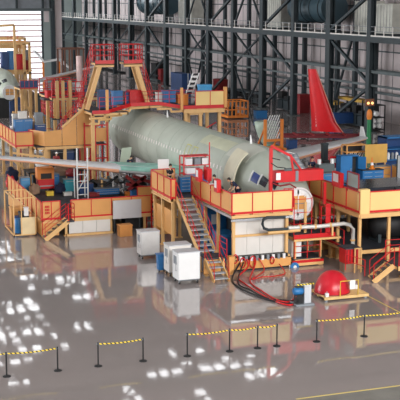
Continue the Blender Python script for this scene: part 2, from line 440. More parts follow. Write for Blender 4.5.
def person(loc, face, lab, shirt, pants, hairm, lean=0.0, arms='work', head_down=.15, helmet=None, sit=False):
    """face: heading in radians the figure looks along (x axis = 0); lean: forward bend of the trunk"""
    t = thing('person', lab, 'person', loc, face)
    # local frame: +x forward, +y left, z up
    hipz = .92; hx = 0
    cl, sl = math.cos(lean), math.sin(lean)
    def tr(x, y, h): return (hx + sl * h + x * cl, y, hipz + cl * h - x * sl)
    pelvis = tr(0, 0, 0); waist = tr(0, 0, .18); chest = tr(.01, 0, .40); neck = tr(0, 0, .58); hb = tr(.02, 0, .66)
    hd = tr(.04 + head_down * .1, 0, .78)
    sh = [tr(0, s * .19, .50) for s in (1, -1)]
    if arms == 'work': el = [tr(.12, s * .25, .24) for s in (1, -1)]; wr = [(e[0] + .24, s * .17, e[2] + .04) for e, s in zip(el, (1, -1))]
    elif arms == 'down': el = [tr(.0, s * .26, .22) for s in (1, -1)]; wr = [(e[0] + .06, s * .27, e[2] - .25) for e, s in zip(el, (1, -1))]
    else: el = [tr(.16, s * .22, .26) for s in (1, -1)]; wr = [(e[0] + .18, s * .16, e[2] - .16) for e, s in zip(el, (1, -1))]
    kn = [(.05, s * .11, .48) for s in (1, -1)]; an = [(-.02, s * .12, .09) for s in (1, -1)]; to = [(.16, s * .13, .04) for s in (1, -1)]
    vs = [pelvis, waist, chest, neck, hb]; rd = [.13, .12, .14, .055, .055]; ed = [(0, 1), (1, 2), (2, 3), (3, 4)]
    for i, s in enumerate((1, -1)):
        k = len(vs); vs += [sh[i], el[i], wr[i]]; rd += [.065, .045, .032]; ed += [(2, k), (k, k + 1), (k + 1, k + 2)]
        w0 = V(wr[i]); fd = (w0 - V(el[i])).normalized(); pl = w0 + fd * .07
        j = len(vs); vs.append(tuple(pl)); rd.append(.034); ed.append((k + 2, j))
        for q, (off, ln) in enumerate(((-.028, .065), (-.009, .078), (.010, .072), (.028, .058))):
            a = pl + V((0, off, 0)) + fd * .02; c = a + fd * ln * .6 + V((0, 0, -.006)); e = c + fd * ln * .4 + V((0, 0, -.022))
            z = len(vs); vs += [tuple(a), tuple(c), tuple(e)]; rd += [.010, .009, .008]; ed += [(z, z + 1), (z + 1, z + 2)]
        a = w0 + fd * .03 + V((0, -s * .03, 0)); c = a + fd * .035 + V((0, -s * .03, -.01)); z = len(vs); vs += [tuple(a), tuple(c)]; rd += [.012, .009]; ed += [(z, z + 1)]
    for i in (0, 1):
        k = len(vs); vs += [(hx, kn[i][1] * .9, hipz - .06), kn[i], an[i]]; rd += [.10, .065, .045]; ed += [(0, k), (k, k + 1), (k + 1, k + 2)]
    body = chain_mesh('body', vs, ed, rd, skin, t)
    # head joined into the body mesh
    bm = bmesh.new(); bm.from_mesh(body.data)
    def ell(c, rx, ry, rz_, n=12):
        r = bmesh.ops.create_uvsphere(bm, u_segments=n, v_segments=8, radius=1)
        for v in r['verts']: v.co = V(c) + V((v.co.x * rx, v.co.y * ry, v.co.z * rz_))
    h = V(hd); ell(h, .098, .078, .118); ell(h + V((.10, 0, -.005)), .018, .014, .025, 8); ell(h + V((.086, 0, -.055)), .014, .03, .009, 8)
    for s in (1, -1): ell(h + V((0, s * .08, 0)), .022, .012, .032, 8)
    bm.to_mesh(body.data); bm.free()
    for p in body.data.polygons: p.use_smooth = True
    w = MB()
    for s in (1, -1):
        w.lathe([(.001, -.012), (.011, -.006), (.012, .0), (.008, .008), (.001, .012)], h + V((.088, s * .032, .012)), black, 8)
    R = root_world(t); w.v = [R @ v for v in w.v]; w.build('eyes', t)
    # hair or helmet
    w = MB(); pr = []
    c = h + V((-.012, 0, .012)); rr = 1.1
    rings = []
    for i in range(7):
        ph = PI / 2 - i * (PI / 2 + .35) / 6
        rings.append([c + V((math.cos(a) * .105 * math.cos(ph) * rr - (.02 if math.cos(a) > .3 and i > 4 else 0), math.sin(a) * .086 * math.cos(ph) * rr, .122 * math.sin(ph) * rr * (.45 if (i > 3 and math.cos(a) > .2) else 1))) for a in [2 * PI * k / 14 for k in range(14)]])
    w.loft(rings, helmet or hairm, cap=True)
    if helmet: w.lathe([(.125, -.002), (.135, .01)], c + V((.02, 0, 0)), helmet, 14)
    w.v = [R @ v for v in w.v]; w.build('helmet' if helmet else 'hair', t)
    # shirt
    sv = [tr(0, 0, -.04), tr(0, 0, .18), tr(.01, 0, .40), tr(0, 0, .54)]; sr = [.15, .145, .165, .09]; se = [(0, 1), (1, 2), (2, 3)]
    for i in (0, 1):
        k = len(sv); mid = V(sh[i]).lerp(V(el[i]), .75); sv += [sh[i], tuple(mid)]; sr += [.085, .066]; se += [(2, k), (k, k + 1)]
    chain_mesh('shirt', sv, se, sr, shirt, t)
    tv = [tr(0, 0, .02)]; trr = [.15]; te = []
    for i in (0, 1):
        k = len(tv); tv += [(hx, kn[i][1] * .85, hipz - .08), kn[i], (an[i][0], an[i][1], .10)]; trr += [.115, .085, .068]; te += [(0, k), (k, k + 1), (k + 1, k + 2)]
    chain_mesh('trousers', tv, te, trr, pants, t)
    for i in (0, 1):
        w = MB().tube([(an[i][0] - .05, an[i][1], .045), (an[i][0] + .03, an[i][1], .055), (to[i][0], to[i][1], .035), (to[i][0] + .03, to[i][1], .03)], [.045, .05, .04, .022], black, 8)
        w.v = [R @ v for v in w.v]; w.build('shoe', t)
    return t

# ---------------------------------------------------------------- aircraft
XC = 26.95
SEC = [(58.3, .92, .95, 3.30), (58.9, 1.18, 1.22, 3.38), (59.8, 1.46, 1.52, 3.52), (61.0, 1.70, 1.80, 3.68), (62.2, 1.86, 1.96, 3.80), (63.6, 1.95, 2.05, 3.88),
       (65.2, 1.975, 2.07, 3.9), (75, 1.975, 2.07, 3.9), (86, 1.975, 2.07, 3.9), (92.5, 1.975, 2.07, 3.9), (93.4, 1.93, 2.02, 3.93)]
def sec_at(y):
    for a, c in zip(SEC, SEC[1:]):
        if y <= c[0]:
            t = max(0, (y - a[0]) / (c[0] - a[0])); return [a[i] + (c[i] - a[i]) * t for i in range(4)]
    return list(SEC[-1])
def surf(y, ang, off=0, dy=0):            # ang: 0 = the side facing -x, 90 = crest
    s = sec_at(y); a = math.radians(ang)
    return V((XC - math.cos(a) * (s[1] + off), y + dy, s[3] + math.sin(a) * (s[2] + off)))
def patch(y0, y1, a0, a1, off, m, dy=0, ny=6, na=8, th=.03):
    w = MB(); ys = [y0 + (y1 - y0) * i / ny for i in range(ny + 1)]; an = [a0 + (a1 - a0) * i / na for i in range(na + 1)]
    for o in (off, off + th): w.loft([[surf(y, a, o, dy) for a in an] for y in ys], m, closed=False)
    for aa in (a0, a1): w.loft([[surf(y, aa, o, dy) for o in (off, off + th)] for y in ys], m, closed=False)
    for yy in (y0, y1): w.loft([[surf(yy, a, o, dy) for o in (off, off + th)] for a in an], m, closed=False)
    return w
def wing(root, sx, dy, m_main, name='wing', tipx=15.6, winglet=True, split=0, tipz=4.1):
    """sx -1 starboard (towards -x), +1 port"""
    def st(f):   # station fraction -> x, leading y, trailing y, z, thickness
        x = XC + sx * (1.6 + (tipx - 1.6) * f); le = 72.0 + 6.8 * f; c = (6.6 - 4.2 * (f / .37) if f < .37 else 2.4 - 1.0 * (f - .37) / .63) 
        c = 5.6 * (1 - f / .37) + 3.7 * (f / .37) if f < .37 else 3.7 - 2.2 * (f - .37) / .63
        z = 2.9 + (tipz - 2.9) * f; th = .62 * (1 - f) + .16; return x, le, c, z, th
    prof = [(0, 0), (.03, .32), (.12, .5), (.35, .5), (.7, .3), (1, .02), (.7, -.2), (.35, -.42), (.12, -.4), (.03, -.25)]
    def ring(f):
        x, le, c, z, th = st(f); return [V((x, le + dy + u * c, z + v * th)) for u, v in prof]
    w = MB(); w.loft([ring(f) for f in (0, .1, .2, .37, .55, .75, 1)], m_main, cap=True); o = w.build(name, root)
    # exposed leading edge in primer
    e = MB(); pr2 = [(-.03, -.3), (-.045, -.05), (-.03, .08), (.02, -.1), (.04, -.42)]
    rings = []
    for f in (.34, .55, .75, .98):
        x, le, c, z, th = st(f); rings.append([V((x, le + dy + u * 3, z + v * th)) for u, v in pr2])
    e.loft(rings, wingo, cap=True); e.build('leading_edge', root, 'salmon primer leading edge')
    if winglet:
        x, le, c, z, th = st(1)
        w = MB().prism([(x, le + dy + .5, z - .05), (x, le + dy + c, z - .05), (x + sx * .2, le + dy + c + .25, z + .75), (x + sx * .2, le + dy + 1.35, z + .75)], (sx * .08, 0, .02), white); w.build('winglet', root)
    return o
def aircraft(dy, lab, full=True):
    t = thing('aircraft', lab, 'aircraft', (XC, 75 + dy, 0))
    rings = []
    for s in SEC:
        rings.append([V((XC + s[1] * math.sin(2 * PI * k / 40), s[0] + dy, s[3] + s[2] * math.cos(2 * PI * k / 40))) for k in range(40)])
    w = MB(); w.loft(rings, greenp); 
    w.add(rings[-1], [tuple(range(40))], darkg); w.build('fuselage', t)
    # open nose bulkhead with tan panels
    y = 58.3 + dy; c = V((XC, y, 3.3))
    w = MB(); w.lathe([(.94, 0), (.97, -.06), (.97, -.14), (.86, -.16), (.84, -.05)], c, white, 32, 'y'); w.build('nose_ring', t)
    w = MB(); w.lathe([(.85, -.04), (.85, -.02)], c, beige, 32, 'y')
    w.box(XC - .5, XC + .52, y - .10, y - .05, 2.95, 3.75, tan)
    w.bar((XC - .8, y - .12, 3.3), (XC + .8, y - .12, 3.3), .04, .04, greym); w.bar((XC, y - .12, 2.6), (XC, y - .12, 4.1), .05, .05, white)
    for k in range(8): a = k * PI / 4; w.bar((XC + .55 * math.cos(a), y - .12, 3.3 + .55 * math.sin(a)), (XC + .82 * math.cos(a), y - .12, 3.3 + .82 * math.sin(a)), .05, .05, white)
    w.build('nose_bulkhead', t)
    # cockpit windows
    wins = [(60.7, 61.4, 17, 35, bluef), (59.85, 60.5, 20, 39, glass), (59.1, 59.65, 28, 48, glass), (58.95, 59.6, 58, 84, glass)]
    for a, b_, p, q, m in wins:
        patch(a, b_, p, q, .01, m, dy, 3, 3, .02).build('cockpit_window', t)
    if full:
        patch(60.55, 60.65, 16, 40, .01, white, dy, 1, 4, .03).build('window_post', t)
        patch(61.5, 61.58, 14, 36, .01, white, dy, 1, 4, .03).build('window_post', t)
        yy = 65.8
        while yy < 92:
            patch(yy, yy + .2, 10.5, 17.5, .005, offw, dy, 1, 2, .015).build('cabin_window', t); yy += .62
        # open front door slid along the body and bulged out
        patch(62.7, 64.3, -14, 54, .34, beige, dy, 3, 10, .08).build('cabin_door', t, 'beige covered door panel')
        for a in (70.9, 72.3):
            w = MB()
            for y0, y1, p, q in ((a, a + .06, -2, 34), (a + .8, a + .86, -2, 34), (a, a + .86, 33, 35), (a, a + .86, -3, -1)):
                pw = patch(y0, y1, p, q, .005, M('yellow_tape', (200, 196, 110), .6), dy, 1, 6, .012); w.add(pw.v, pw.f, MATS['yellow_tape'])
            w.build('overwing_exit', t, 'overwing exit outlined in yellow tape')
        patch(66.2, 71.5, 46, 74, .004, M('pale_skin', (196, 198, 172), .5), dy, 6, 6, .01).build('skin_panel', t, 'pale yellowish crown skin panel')
        patch(62.8, 66.0, 40, 89, .004, greyp, dy, 6, 8, .01).build('skin_panel', t, 'pale grey crown skin panel')
        for k in range(10):
            a = 66.3 + k * 2.6; pw = patch(a, a + .035, -40, 89, .003, M('skin_joint', (150, 162, 146), .6), dy, 1, 24, .006)
            pw.build('skin_joint', t)
        # belly fairing and raised root panel
        w = MB(); rings = []
        for yf, rx, rz in ((67.5, .3, .2), (68.5, 1.7, .75), (71, 2.15, 1.0), (76, 2.15, 1.0), (79, 1.5, .6), (80.2, .3, .2)):
            rings.append([V((XC + rx * math.cos(2 * PI * k / 24), yf + dy, 2.55 + rz * math.sin(2 * PI * k / 24))) for k in range(24)])
        w.loft(rings, beige, cap=True); w.build('belly_fairing', t)
        w = MB().prism([(22.9, 79.5, 2.9), (22.1, 79.5, 2.95), (22.35, 79.7, 4.1), (23.1, 79.7, 4.15)], (.0, -.07, 0), M('pale_green', (170, 182, 162), .5)); w.build('root_panel', t, 'pale green panel raised beside the wing root')
        w = MB()
        for y0 in (65.3, 82.5): MB().tube([surf(y0, 88, 0), surf(y0, 88, .05) + V((0, .1, .5))], [.09, .03], white, 6).build('antenna', t)
        # jacks
        for jx, jy in ((26.95, 62.0), (24.2, 74), (29.7, 74)):
            w = MB().tube([(jx, jy, 1.6), (jx, jy, 2.1)], .1, steel, 8)
            for k in range(3):
                a = k * 2.1; w.bar((jx, jy, 1.7), (jx + .8 * math.cos(a), jy + .8 * math.sin(a), .05), .1, .1, yell)
            w.build('jack_stand', t)
        # teal primed wing root
        wr = MB(); prof = [(0, 0), (.05, .34), (.3, .52), (.7, .32), (1, .04), (.6, -.2), (.2, -.4)]
        wr.loft([[V((x, le + dy + u * c, z + v * th)) for u, v in prof] for x, le, c, z, th in ((XC - 1.5, 71.9, 5.9, 3.0, .76), (XC - 4.0, 73.1, 5.0, 3.17, .68), (XC - 6.2, 74.1, 4.2, 3.32, .60))], tealp, cap=True)
        wr.build('wing_root', t, 'teal primed inner section of the near wing')
    if full: wing(t, -1, dy, wingw); wing(t, 1, dy, wingw)
    else: wing(t, -1, dy, wingw, tipx=16.5, tipz=5.3); wing(t, 1, dy - 4, wingw, tipx=17.3, tipz=5.7)
    return t
aircraft(0, 'green primed airliner fuselage with wings, nose cone off, in the central dock')
XC = 25.3
aircraft(85.0, 'grey aircraft nose with tan bulkhead at the left edge, among tan frames', full=False)
XC = 26.95
# third wing tip behind
t = thing('wing_section', 'small white curved wing tip far behind, before the bright hangar door', 'wing', G(50, 80))
a = AY(35, 57, 190); b_ = AY(61, 62, 190); mid = AY(45, 62, 190)
w = MB(); w.loft([[p + V((0, u * 3, v * .25)) for u, v in ((0, 0), (.2, 1), (1, 0), (.3, -.7))] for p in (a + V((0, 0, 1.0)), a + V((1.0, 0, .1)), mid, b_ + V((0, 0, .4)), b_ + V((1.5, 0, -1.0)))], white, cap=True); w.build('wing_panel', t)
for q in (mid, b_): MB().bar((q.x, 191.5, 0), (q.x, 191.5, q.z), .3, .3, orange).build('trestle', t)

# ---------------------------------------------------------------- red tail fin on its cradle
t = thing('tail_fin', 'tall red tail fin standing upright on a low cradle by the side aisle', 'tail fin', (55, 111.5, 0))
def fin_ring(z, x0, y0, x1, y1, th):
    a = V((x0, y0, z)); c = V((x1, y1, z)); d = c - a; nrm = V((d.y, -d.x, 0)).normalized()
    return [a + d * u + nrm * v * th for u, v in ((0, 0), (.3, .5), (.7, .9), (.93, .6), (1, 0), (.93, -.6), (.7, -.9), (.3, -.5))]
w = MB(); B0 = AY(311.5, 131, 112); B1 = AY(343, 134, 109.6); T0 = AY(308, 69, 112); T1 = AY(316, 69.5, 111.4)
w.loft([fin_ring(B0.z, B0.x, 112, B1.x, 109.6, .34), fin_ring(B0.z + 1.2, B0.x - .05, 112, B1.x - .9, 109.9, .32), fin_ring(T0.z, T0.x, 112, T1.x, 111.4, .12)], finred, cap=True); w.build('fin', t)
d = (T1 - B1); w = MB(); w.tube([B1 + V((.05, -.05, .1)), B1 + V((-.8, .2, 1.3)), T1 + V((.02, -.02, 0))], .05, M('fin_edge', (222, 150, 130), .4)); w.build('leading_edge', t, 'pale bare metal leading edge')
w = MB()
for k in range(8):
    zz = B0.z + .55 + k * .36; w.box(B0.x + .28 - (0.02 * k), B0.x + .50 - .02 * k + (.12 if k % 3 == 0 else 0), 111.45 + .0, 111.55, zz, zz + .26, white)
w.build('lettering', t, 'small upright white lettering')
t = thing('fin_cradle', 'low maroon transport cradle under the red tail fin', 'cradle', G(318, 138))
c = G(292, 140); e = G(345, 139)
w = MB(); w.bar((49.5, 112.5, .35), (57.8, 109, .35), .3, .25, maroon); w.bar((49.2, 110.5, .35), (57.0, 107, .35), .3, .25, maroon)
for k in range(6): w.bar(V((49.4, 112.6, .5)).lerp(V((57.8, 109.1, .5)), k / 5), V((49.1, 110.4, .5)).lerp(V((57, 106.9, .5)), k / 5), .2, .2, dred)
w.build('frame', t)
w = MB()
for k in range(4):
    q = V((49.6, 111.5, 0)).lerp(V((57.2, 108.1, 0)), k / 3); w.lathe([(.16, -.06), (.16, .06)], (q.x, q.y, .16), black, 12, 'y')
w.build('wheel', t)

# ---------------------------------------------------------------- A: nose dock
t = thing('work_platform', 'raised tan nose platform with red rails and white panels beneath, centre right', 'platform', (24, 58, 0))
deck(t, 22.2, 25.8, 56.5, 59.0, 3.3); deck(t, 22.2, 24.85, 59.0, 66.5, 3.3)
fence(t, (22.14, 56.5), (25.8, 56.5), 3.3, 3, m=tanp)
fence(t, (22.14, 63.3), (22.14, 56.5), 3.3, 4)
legs(t, [(22.35, 56.8), (22.35, 59.2), (22.4, 61.5), (25.6, 56.8), (22.35, 66.2), (24.7, 66.2), (24.6, 61.5)], 3.3)
w = MB(); w.bar((22.1, 56.45, 3.12), (25.8, 56.45, 3.12), .12, .16, tanm); w.bar((22.1, 56.5, 2.92), (25.8, 56.5, 2.92), .1, .12, steel); w.bar((22.12, 56.5, 3.1), (22.12, 63.3, 3.1), .1, .14, steel)
w.build('cross_beam', t)
for k in range(4):
    x = 22.45 + k * .8; MB().box(x, x + .785, 57.0, 57.06, .72, 2.78, offw).build('white_panel', t, 'white cladding panel')
MB().box(22.3, 25.7, 56.86, 56.98, 1.86, 1.98, tanm).build('panel_rail', t)
w = MB(); w.box(22.3, 25.75, 56.5, 57.3, -0, .12, black); w.box(22.3, 25.75, 56.45, 56.55, .1, .58, tan); w.box(22.3, 25.75, 56.6, 57, .62, .72, tanm); w.build('base_panel', t)
w = MB(); w.box(22.5, 25.6, 56.55, 56.95, .6, .8, black)
for k in range(9): w.box(22.6 + k * .33, 22.75 + k * .33, 56.42, 56.56, .55, .82, greym if k % 2 else white)
w.build('connector_strip', t)
# control boxes on the left side of this platform
def red_box(p, w_, h, lab, white_face=True, name='control_box', d_=.25, m=None, pole=None):
    t = thing(name, lab, 'control box', p)
    x, y, z = p
    MB().box(x - d_, x, y - w_ / 2, y + w_ / 2, z, z + h, m or red).build('case', t, bevel=.015)
    if white_face: MB().box(x - d_ - .015, x - d_, y - w_ * .3, y + w_ * .3, z + h * .35, z + h * .9, white).build('front_plate', t, 'white front plate')
    if pole: MB().tube([(x - .05, y, z), (x - .05, y, z - pole)], .03, m or red).build('bracket', t)
    return t
bp_ = AX(219.5, 192, 22.08)
red_box(tuple(bp_), .55, .75, 'red box with white edge hung outside the nose platform fence, beside the bending worker')
bp_ = AX(201, 181, 22.1)
red_box(tuple(bp_), .6, .75, 'red cabinet with white plate at the platform corner above the long stair')
bp_ = AX(209.5, 180, 22.5)
red_box(tuple(bp_), .8, .75, 'plain red box behind the platform fence under the thin red pole', white_face=False, pole=bp_.z - 3.3)
t = thing('red_pole', 'thin red upright pole standing on the nose platform', 'pole', (22.9, 62.2, 3.3))
MB().tube([(22.9, 62.2, 3.3), (22.9, 62.2, 6.6)], .035, red).build('shaft', t); MB().lathe([(.12, 0), (.1, .04)], (22.9, 62.2, 3.3), red, 10).build('foot', t)
# open frame behind platform B: red rack with white instruments
t = thing('instrument_rack', 'red frame holding white instrument boxes beside the blue drawer cabinet', 'rack', (22.6, 66, 3.3))
w = MB()
for x in (22.3, 24.0):
    for y in (65.2, 66.0): w.bar((x, y, 3.3), (x, y, 5.35), .07, .07, red)
for z in (4.2, 4.75, 5.32): w.box(22.27, 24.03, 65.2, 66.0, z, z + .05, red)
w.build('frame', t)
for x, m in ((22.5, white), (23.05, greym), (23.55, white)): MB().box(x, x + .4, 65.3, 65.8, 4.8, 5.2, m).build('instrument', t)
MB().box(22.5, 23.4, 65.25, 65.8, 4.25, 4.6, white).build('instrument', t)
crate((22.3, 64.2, 3.3), 1.2, .8, .95, blue, 'low blue box under the red instrument rack')

# B: stair platform
t = thing('stair_platform', 'small tan fenced platform at the head of the long stair', 'platform', (21.4, 64.5, 0))
deck(t, 20.55, 22.15, 62.4, 66.4, 3.3)
fence(t, (20.52, 66.35), (20.52, 62.4), 3.3, 3)
fence(t, (22.1, 66.42), (20.55, 66.42), 3.3, 2, stripe=False)
fence(t, (20.52, 62.38), (20.8, 62.38), 3.3, 1)
legs(t, [(20.7, 62.6), (20.7, 64.6), (20.7, 66.2), (22.0, 66.2)], 3.3)
MB().box(20.5, 20.62, 62.4, 66.3, 3.0, 3.1, tanm).build('cross_beam', t)
MB().box(20.75, 20.85, 62.6, 66.2, .9, 2.4, tan).build('side_panel', t); MB().box(20.8, 21.9, 66.15, 66.2, .3, 2.6, tan).build('side_panel', t)
t = thing('staircase', 'long steep stair of grey treads with red handrails, down from the small platform', 'staircase', (21, 59, 0))
stairs(t, (20.85, 62.35, 3.28), (20.45, 57.2, 1.0), (1, 0, 0), 1.0, 11)
MB().box(20.45, 21.6, 56.0, 57.2, .92, 1.0, deckm).build('landing', t)
stairs(t, (20.35, 56.0, .92), (20.35, 54.5, .04), (1, 0, 0), .85, 4, rail_sides=(0, 1))
legs(t, [(20.5, 56.1), (21.5, 56.1), (20.5, 57.1), (21.5, 57.1)], 1.15, .1)
MB().box(20.3, 21.3, 56.0, 56.06, .1, .9, tan).build('landing_skirt', t)
rails(t, [(21.65, 57.1, 1.0), (21.65, 56.0, 1.0)], h=1.0)
MB().box(21.75, 22.05, 55.9, 56.3, .0, 1.0, tan).build('landing_skirt', t)
# items under A
t = thing('electrical_cabinet', 'tall blue cabinet with small white label in the shade under the nose platform', 'cabinet', (22.9, 62, 0))
MB().box(22.5, 23.8, 61.6, 62.6, .1, 2.9, blue).build('body', t, bevel=.03); MB().box(22.8, 23.2, 61.57, 61.6, 1.7, 2.3, white).build('label_plate', t, 'white label plate')
MB().box(22.5, 23.8, 61.6, 62.6, 0, .1, black).build('plinth', t)
crate((22.5, 59.0, 0.0), .9, 1.6, 1.6, blue, 'blue bin under the nose platform between tan posts')
t = thing('equipment_tank', 'dark machinery block deep in the shade under the nose platform', 'machine', (24.2, 59.5, 0))
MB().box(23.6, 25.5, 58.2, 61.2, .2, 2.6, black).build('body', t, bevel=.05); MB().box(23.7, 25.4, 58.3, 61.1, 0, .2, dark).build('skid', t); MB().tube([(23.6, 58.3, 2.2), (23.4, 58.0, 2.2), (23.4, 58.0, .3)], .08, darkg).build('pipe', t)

# R: low side dock beneath the nose
t = thing('nose_service_frame', 'low red and tan service frame beneath the aircraft nose', 'frame', (26.7, 57, 0))
deck(t, 25.85, 27.7, 56.4, 58.4, .45); deck(t, 25.85, 28.5, 56.4, 58.4, 1.75)
w = MB(); w.box(25.85, 28.45, 56.3, 56.4, 1.62, 1.86, red); w.box(25.85, 28.8, 56.28, 56.38, 1.48, 1.6, tanm); w.box(25.8, 27.75, 56.3, 56.4, .22, .36, red); w.box(25.8, 27.75, 56.32, 56.4, .05, .22, tanm); w.build('edge_beam', t)
legs(t, [(26.0, 56.5), (27.6, 56.5), (27.6, 58.2), (26.0, 58.2)], 1.75, .12)
rails(t, [(25.95, 56.42), (27.55, 56.42)], .45, h=1.1, sp=.75, lv=(.33, .66)); rails(t, [(28.4, 58.3), (28.4, 56.45), (27.6, 56.45)], 1.8, h=1.6, sp=.9, lv=(.33, .66, 1.0))
rails(t, [(25.9, 56.45), (27.0, 56.45)], 1.8, h=2.2, sp=1.1, lv=(.3, .6, .95)); MB().bar((28.1, 56.6, 1.8), (28.1, 56.6, 3.5), .3, .1, red).build('red_post', t)
MB().box(26.8, 26.95, 57.0, 57.1, 1.8, 3.6, tanm).build('leg', t)
MB().box(25.9, 26.5, 56.7, 57.3, .5, 1.45, white).build('white_panel', t)
# duct pipe along the front
t = thing('air_pipe', 'silver and tan air pipe running right from the white panels and bending down', 'pipe', (26.5, 56, 0))
w = MB(); pts = [AY(267, 217.5, 56), AY(263.5, 219.5, 56), AY(262.5, 224, 56), AY(264, 228.5, 56), AY(269, 230, 56), AY(290, 229, 56)]; w.tube(pts, .085, dark, 10); w.build('black_bend', t, 'black bend')
w = MB(); w.tube([AY(267, 217.5, 56), AY(285, 217, 56)], .085, dark, 10); w.build('black_run', t, 'black run')
w = MB(); w.tube([AY(268, 233, 56), AY(300, 230, 56)], .10, tanm, 10); w.tube([AY(288, 228, 56), AY(320, 226.3, 56), AY(344, 223.6, 56), AY(350, 225, 56), AY(353, 229, 56), AY(353, 244, 56), AY(351, 248, 56)], .115, M('pipe_silver', (214, 212, 206), .35, .2), 12); w.build('silver_run', t, 'silver run')
for px, py in ((300, 227), (315, 226.7), (330, 225), (352.5, 240)): q = AY(px, py, 56); MB().lathe([(.15, -.05), (.15, .05)], q, tanm, 12, 'x' if px < 350 else 'z').build('clamp_ring', t)
MB().bar((28.1, 56.0, 1.75), (28.1, 56.0, 2.35), .1, .1, tanm).build('bracket', t)
t = thing('hose_reel', 'small round blue cap on the service frame by the floor', 'hose reel', AY(295, 267, 56.2))
c = AY(295, 267, 56.2); MB().lathe([(.26, 0), (.26, .1)], c, blue, 18, 'y').build('disc', t); MB().lathe([(.1, -.03), (.1, 0)], c, white, 12, 'y').build('hub', t); MB().box(c.x - .3, c.x + .3, c.y + .1, c.y + .2, 0, c.z + .1, white).build('mount', t)

# red gantry over the nose
t = thing('red_gantry', 'red lifting gantry with post, sloping arm and long box beam over the aircraft nose', 'gantry', (25.2, 58, 3.3))
q = AY(271, 150, 57.4); MB().bar((q.x, 57.4, 3.3), (q.x, 57.4, 6.75), .17, .17, red).build('post', t)
a = AY(271, 146, 57.4); b_ = AY(291, 156, 57.4); c = AY(293, 171, 57.4); e = AY(301, 170, 57.4)
w = MB(); w.bar(a, b_, .12, .14, red); w.bar(b_, c, .1, .1, red); w.bar(b_, e, .08, .08, red); w.build('arm', t)
a = AY(275, 172, 57.4); b_ = AY(322, 182, 57.4); MB().box(a.x, b_.x, 57.2, 57.8, AY(298, 181, 57.4).z, AY(298, 170, 57.4).z, red).build('box_beam', t, bevel=.02)
a = AY(276, 174, 57.2); MB().box(a.x, a.x + .28, 57.17, 57.2, a.z - .35, a.z + .05, white).build('label_plate', t, 'white label plate')
a = AY(297, 176, 57.2); MB().box(a.x - .1, a.x + .08, 57.17, 57.2, a.z - .3, a.z + .3, greym).build('label_plate', t, 'grey plate')
w = MB(); w.tube([AY(271, 163, 57.3), AY(277, 167, 57.3), AY(285, 168, 57.3), AY(292, 172, 57.3)], .03, black); w.tube([AY(272, 158, 57.3), AY(280, 160, 57.3)], .03, black); w.tube([AY(272, 183, 57.3), AY(280, 186, 57.3), AY(290, 184, 57.3), AY(296, 188, 57.3)], .05, dred); w.build('cable', t)
w = MB(); a = AY(288, 170, 57.3); w.lathe([(.11, -.2), (.11, .2)], a, darkg, 10, 'x'); w.build('winch', t)
MB().bar((28.3, 57.5, 3.3), (28.3, 57.5, 4.6), .16, .16, red).build('post', t)
rails(t, [(25.5, 57.0, 3.35), (26.1, 57.0, 3.35)], h=1.1, sp=.3)

# C: right dock
t = thing('work_platform', 'raised tan platform at the right edge, with post and red striped fence', 'platform', (31, 58, 0))
deck(t, 29.05, 38.0, 54.5, 64.5, 3.3)
fence(t, (29.03, 64.3), (29.03, 54.5), 3.3, 6)
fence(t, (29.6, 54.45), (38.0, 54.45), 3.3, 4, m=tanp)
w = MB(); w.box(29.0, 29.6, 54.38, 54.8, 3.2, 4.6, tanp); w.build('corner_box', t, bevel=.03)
MB().bar((29.0, 54.4, 3.1), (38, 54.4, 3.1), .14, .24, tanm).build('cross_beam', t); MB().bar((29.0, 54.4, 3.1), (29.0, 64.3, 3.1), .14, .2, tanm).build('cross_beam', t)
legs(t, [(29.2, 54.8), (31.0, 54.7), (33.2, 54.7), (29.2, 57.5), (29.2, 60.5), (29.2, 64), (31.2, 60), (33.5, 60)], 3.3)
w = MB(); w.box(29.3, 38, 63.9, 64, 1.2, 3.1, tan); w.build('back_panel', t)
# its low base with side skirt beams
t = thing('lower_deck', 'low dark deck with red and tan edge beams under the right platform', 'platform', (29, 58, 0))
deck(t, 28.9, 36, 55.0, 64.0, 1.0)
w = MB(); w.box(28.75, 28.9, 55.0, 64.5, .78, .9, tanm); w.box(28.72, 28.8, 55.0, 64.5, 1.0, 1.12, red); w.box(28.8, 36, 54.9, 55.0, .8, 1.0, tanm); w.build('edge_beam', t)
rails(t, [(28.85, 64), (28.85, 56)], 1.0, h=1.0, sp=2.2, lv=(.5, 1)); legs(t, [(29.1, 55.2), (29.1, 58), (29.1, 61)], 1.0, .3)
for i, (px, py) in enumerate(((320, 250), (334, 258))):
    g = G(px, py); crate((g.x, g.y, 0), .8, .8, .55, tan, ('tan block under the low deck edge, farther of two', 'tan block under the low deck edge, nearer of two')[i], cat='block')
g = G(309, 247); crate((g.x, g.y, 0), .5, .8, .8, white, 'small white box on the floor behind the service frame')
t = thing('red_cabinet_frame', 'red ribbed box with tan frame beside the right stair', 'cabinet', (28.3, 54.2, 0))
MB().box(28.0, 28.8, 54.1, 54.9, .5, 1.35, red).build('body', t, bevel=.02)
w = MB()
for k in range(4): w.box(28.05 + k * .2, 28.12 + k * .2, 54.07, 54.1, .55, 1.3, dred)
w.build('rib', t); w = MB()
for x in (28.5, 28.9): w.bar((x, 53.95, 0), (x, 53.95, 1.4), .06, .06, tanm)
w.bar((28.5, 53.95, 1.38), (28.9, 53.95, 1.38), .06, .06, tanm); w.box(27.95, 28.9, 54.0, 55.0, 1.35, 1.42, deckm); w.box(28.0, 28.8, 54.2, 54.8, .0, .5, clut); w.build('stand', t)
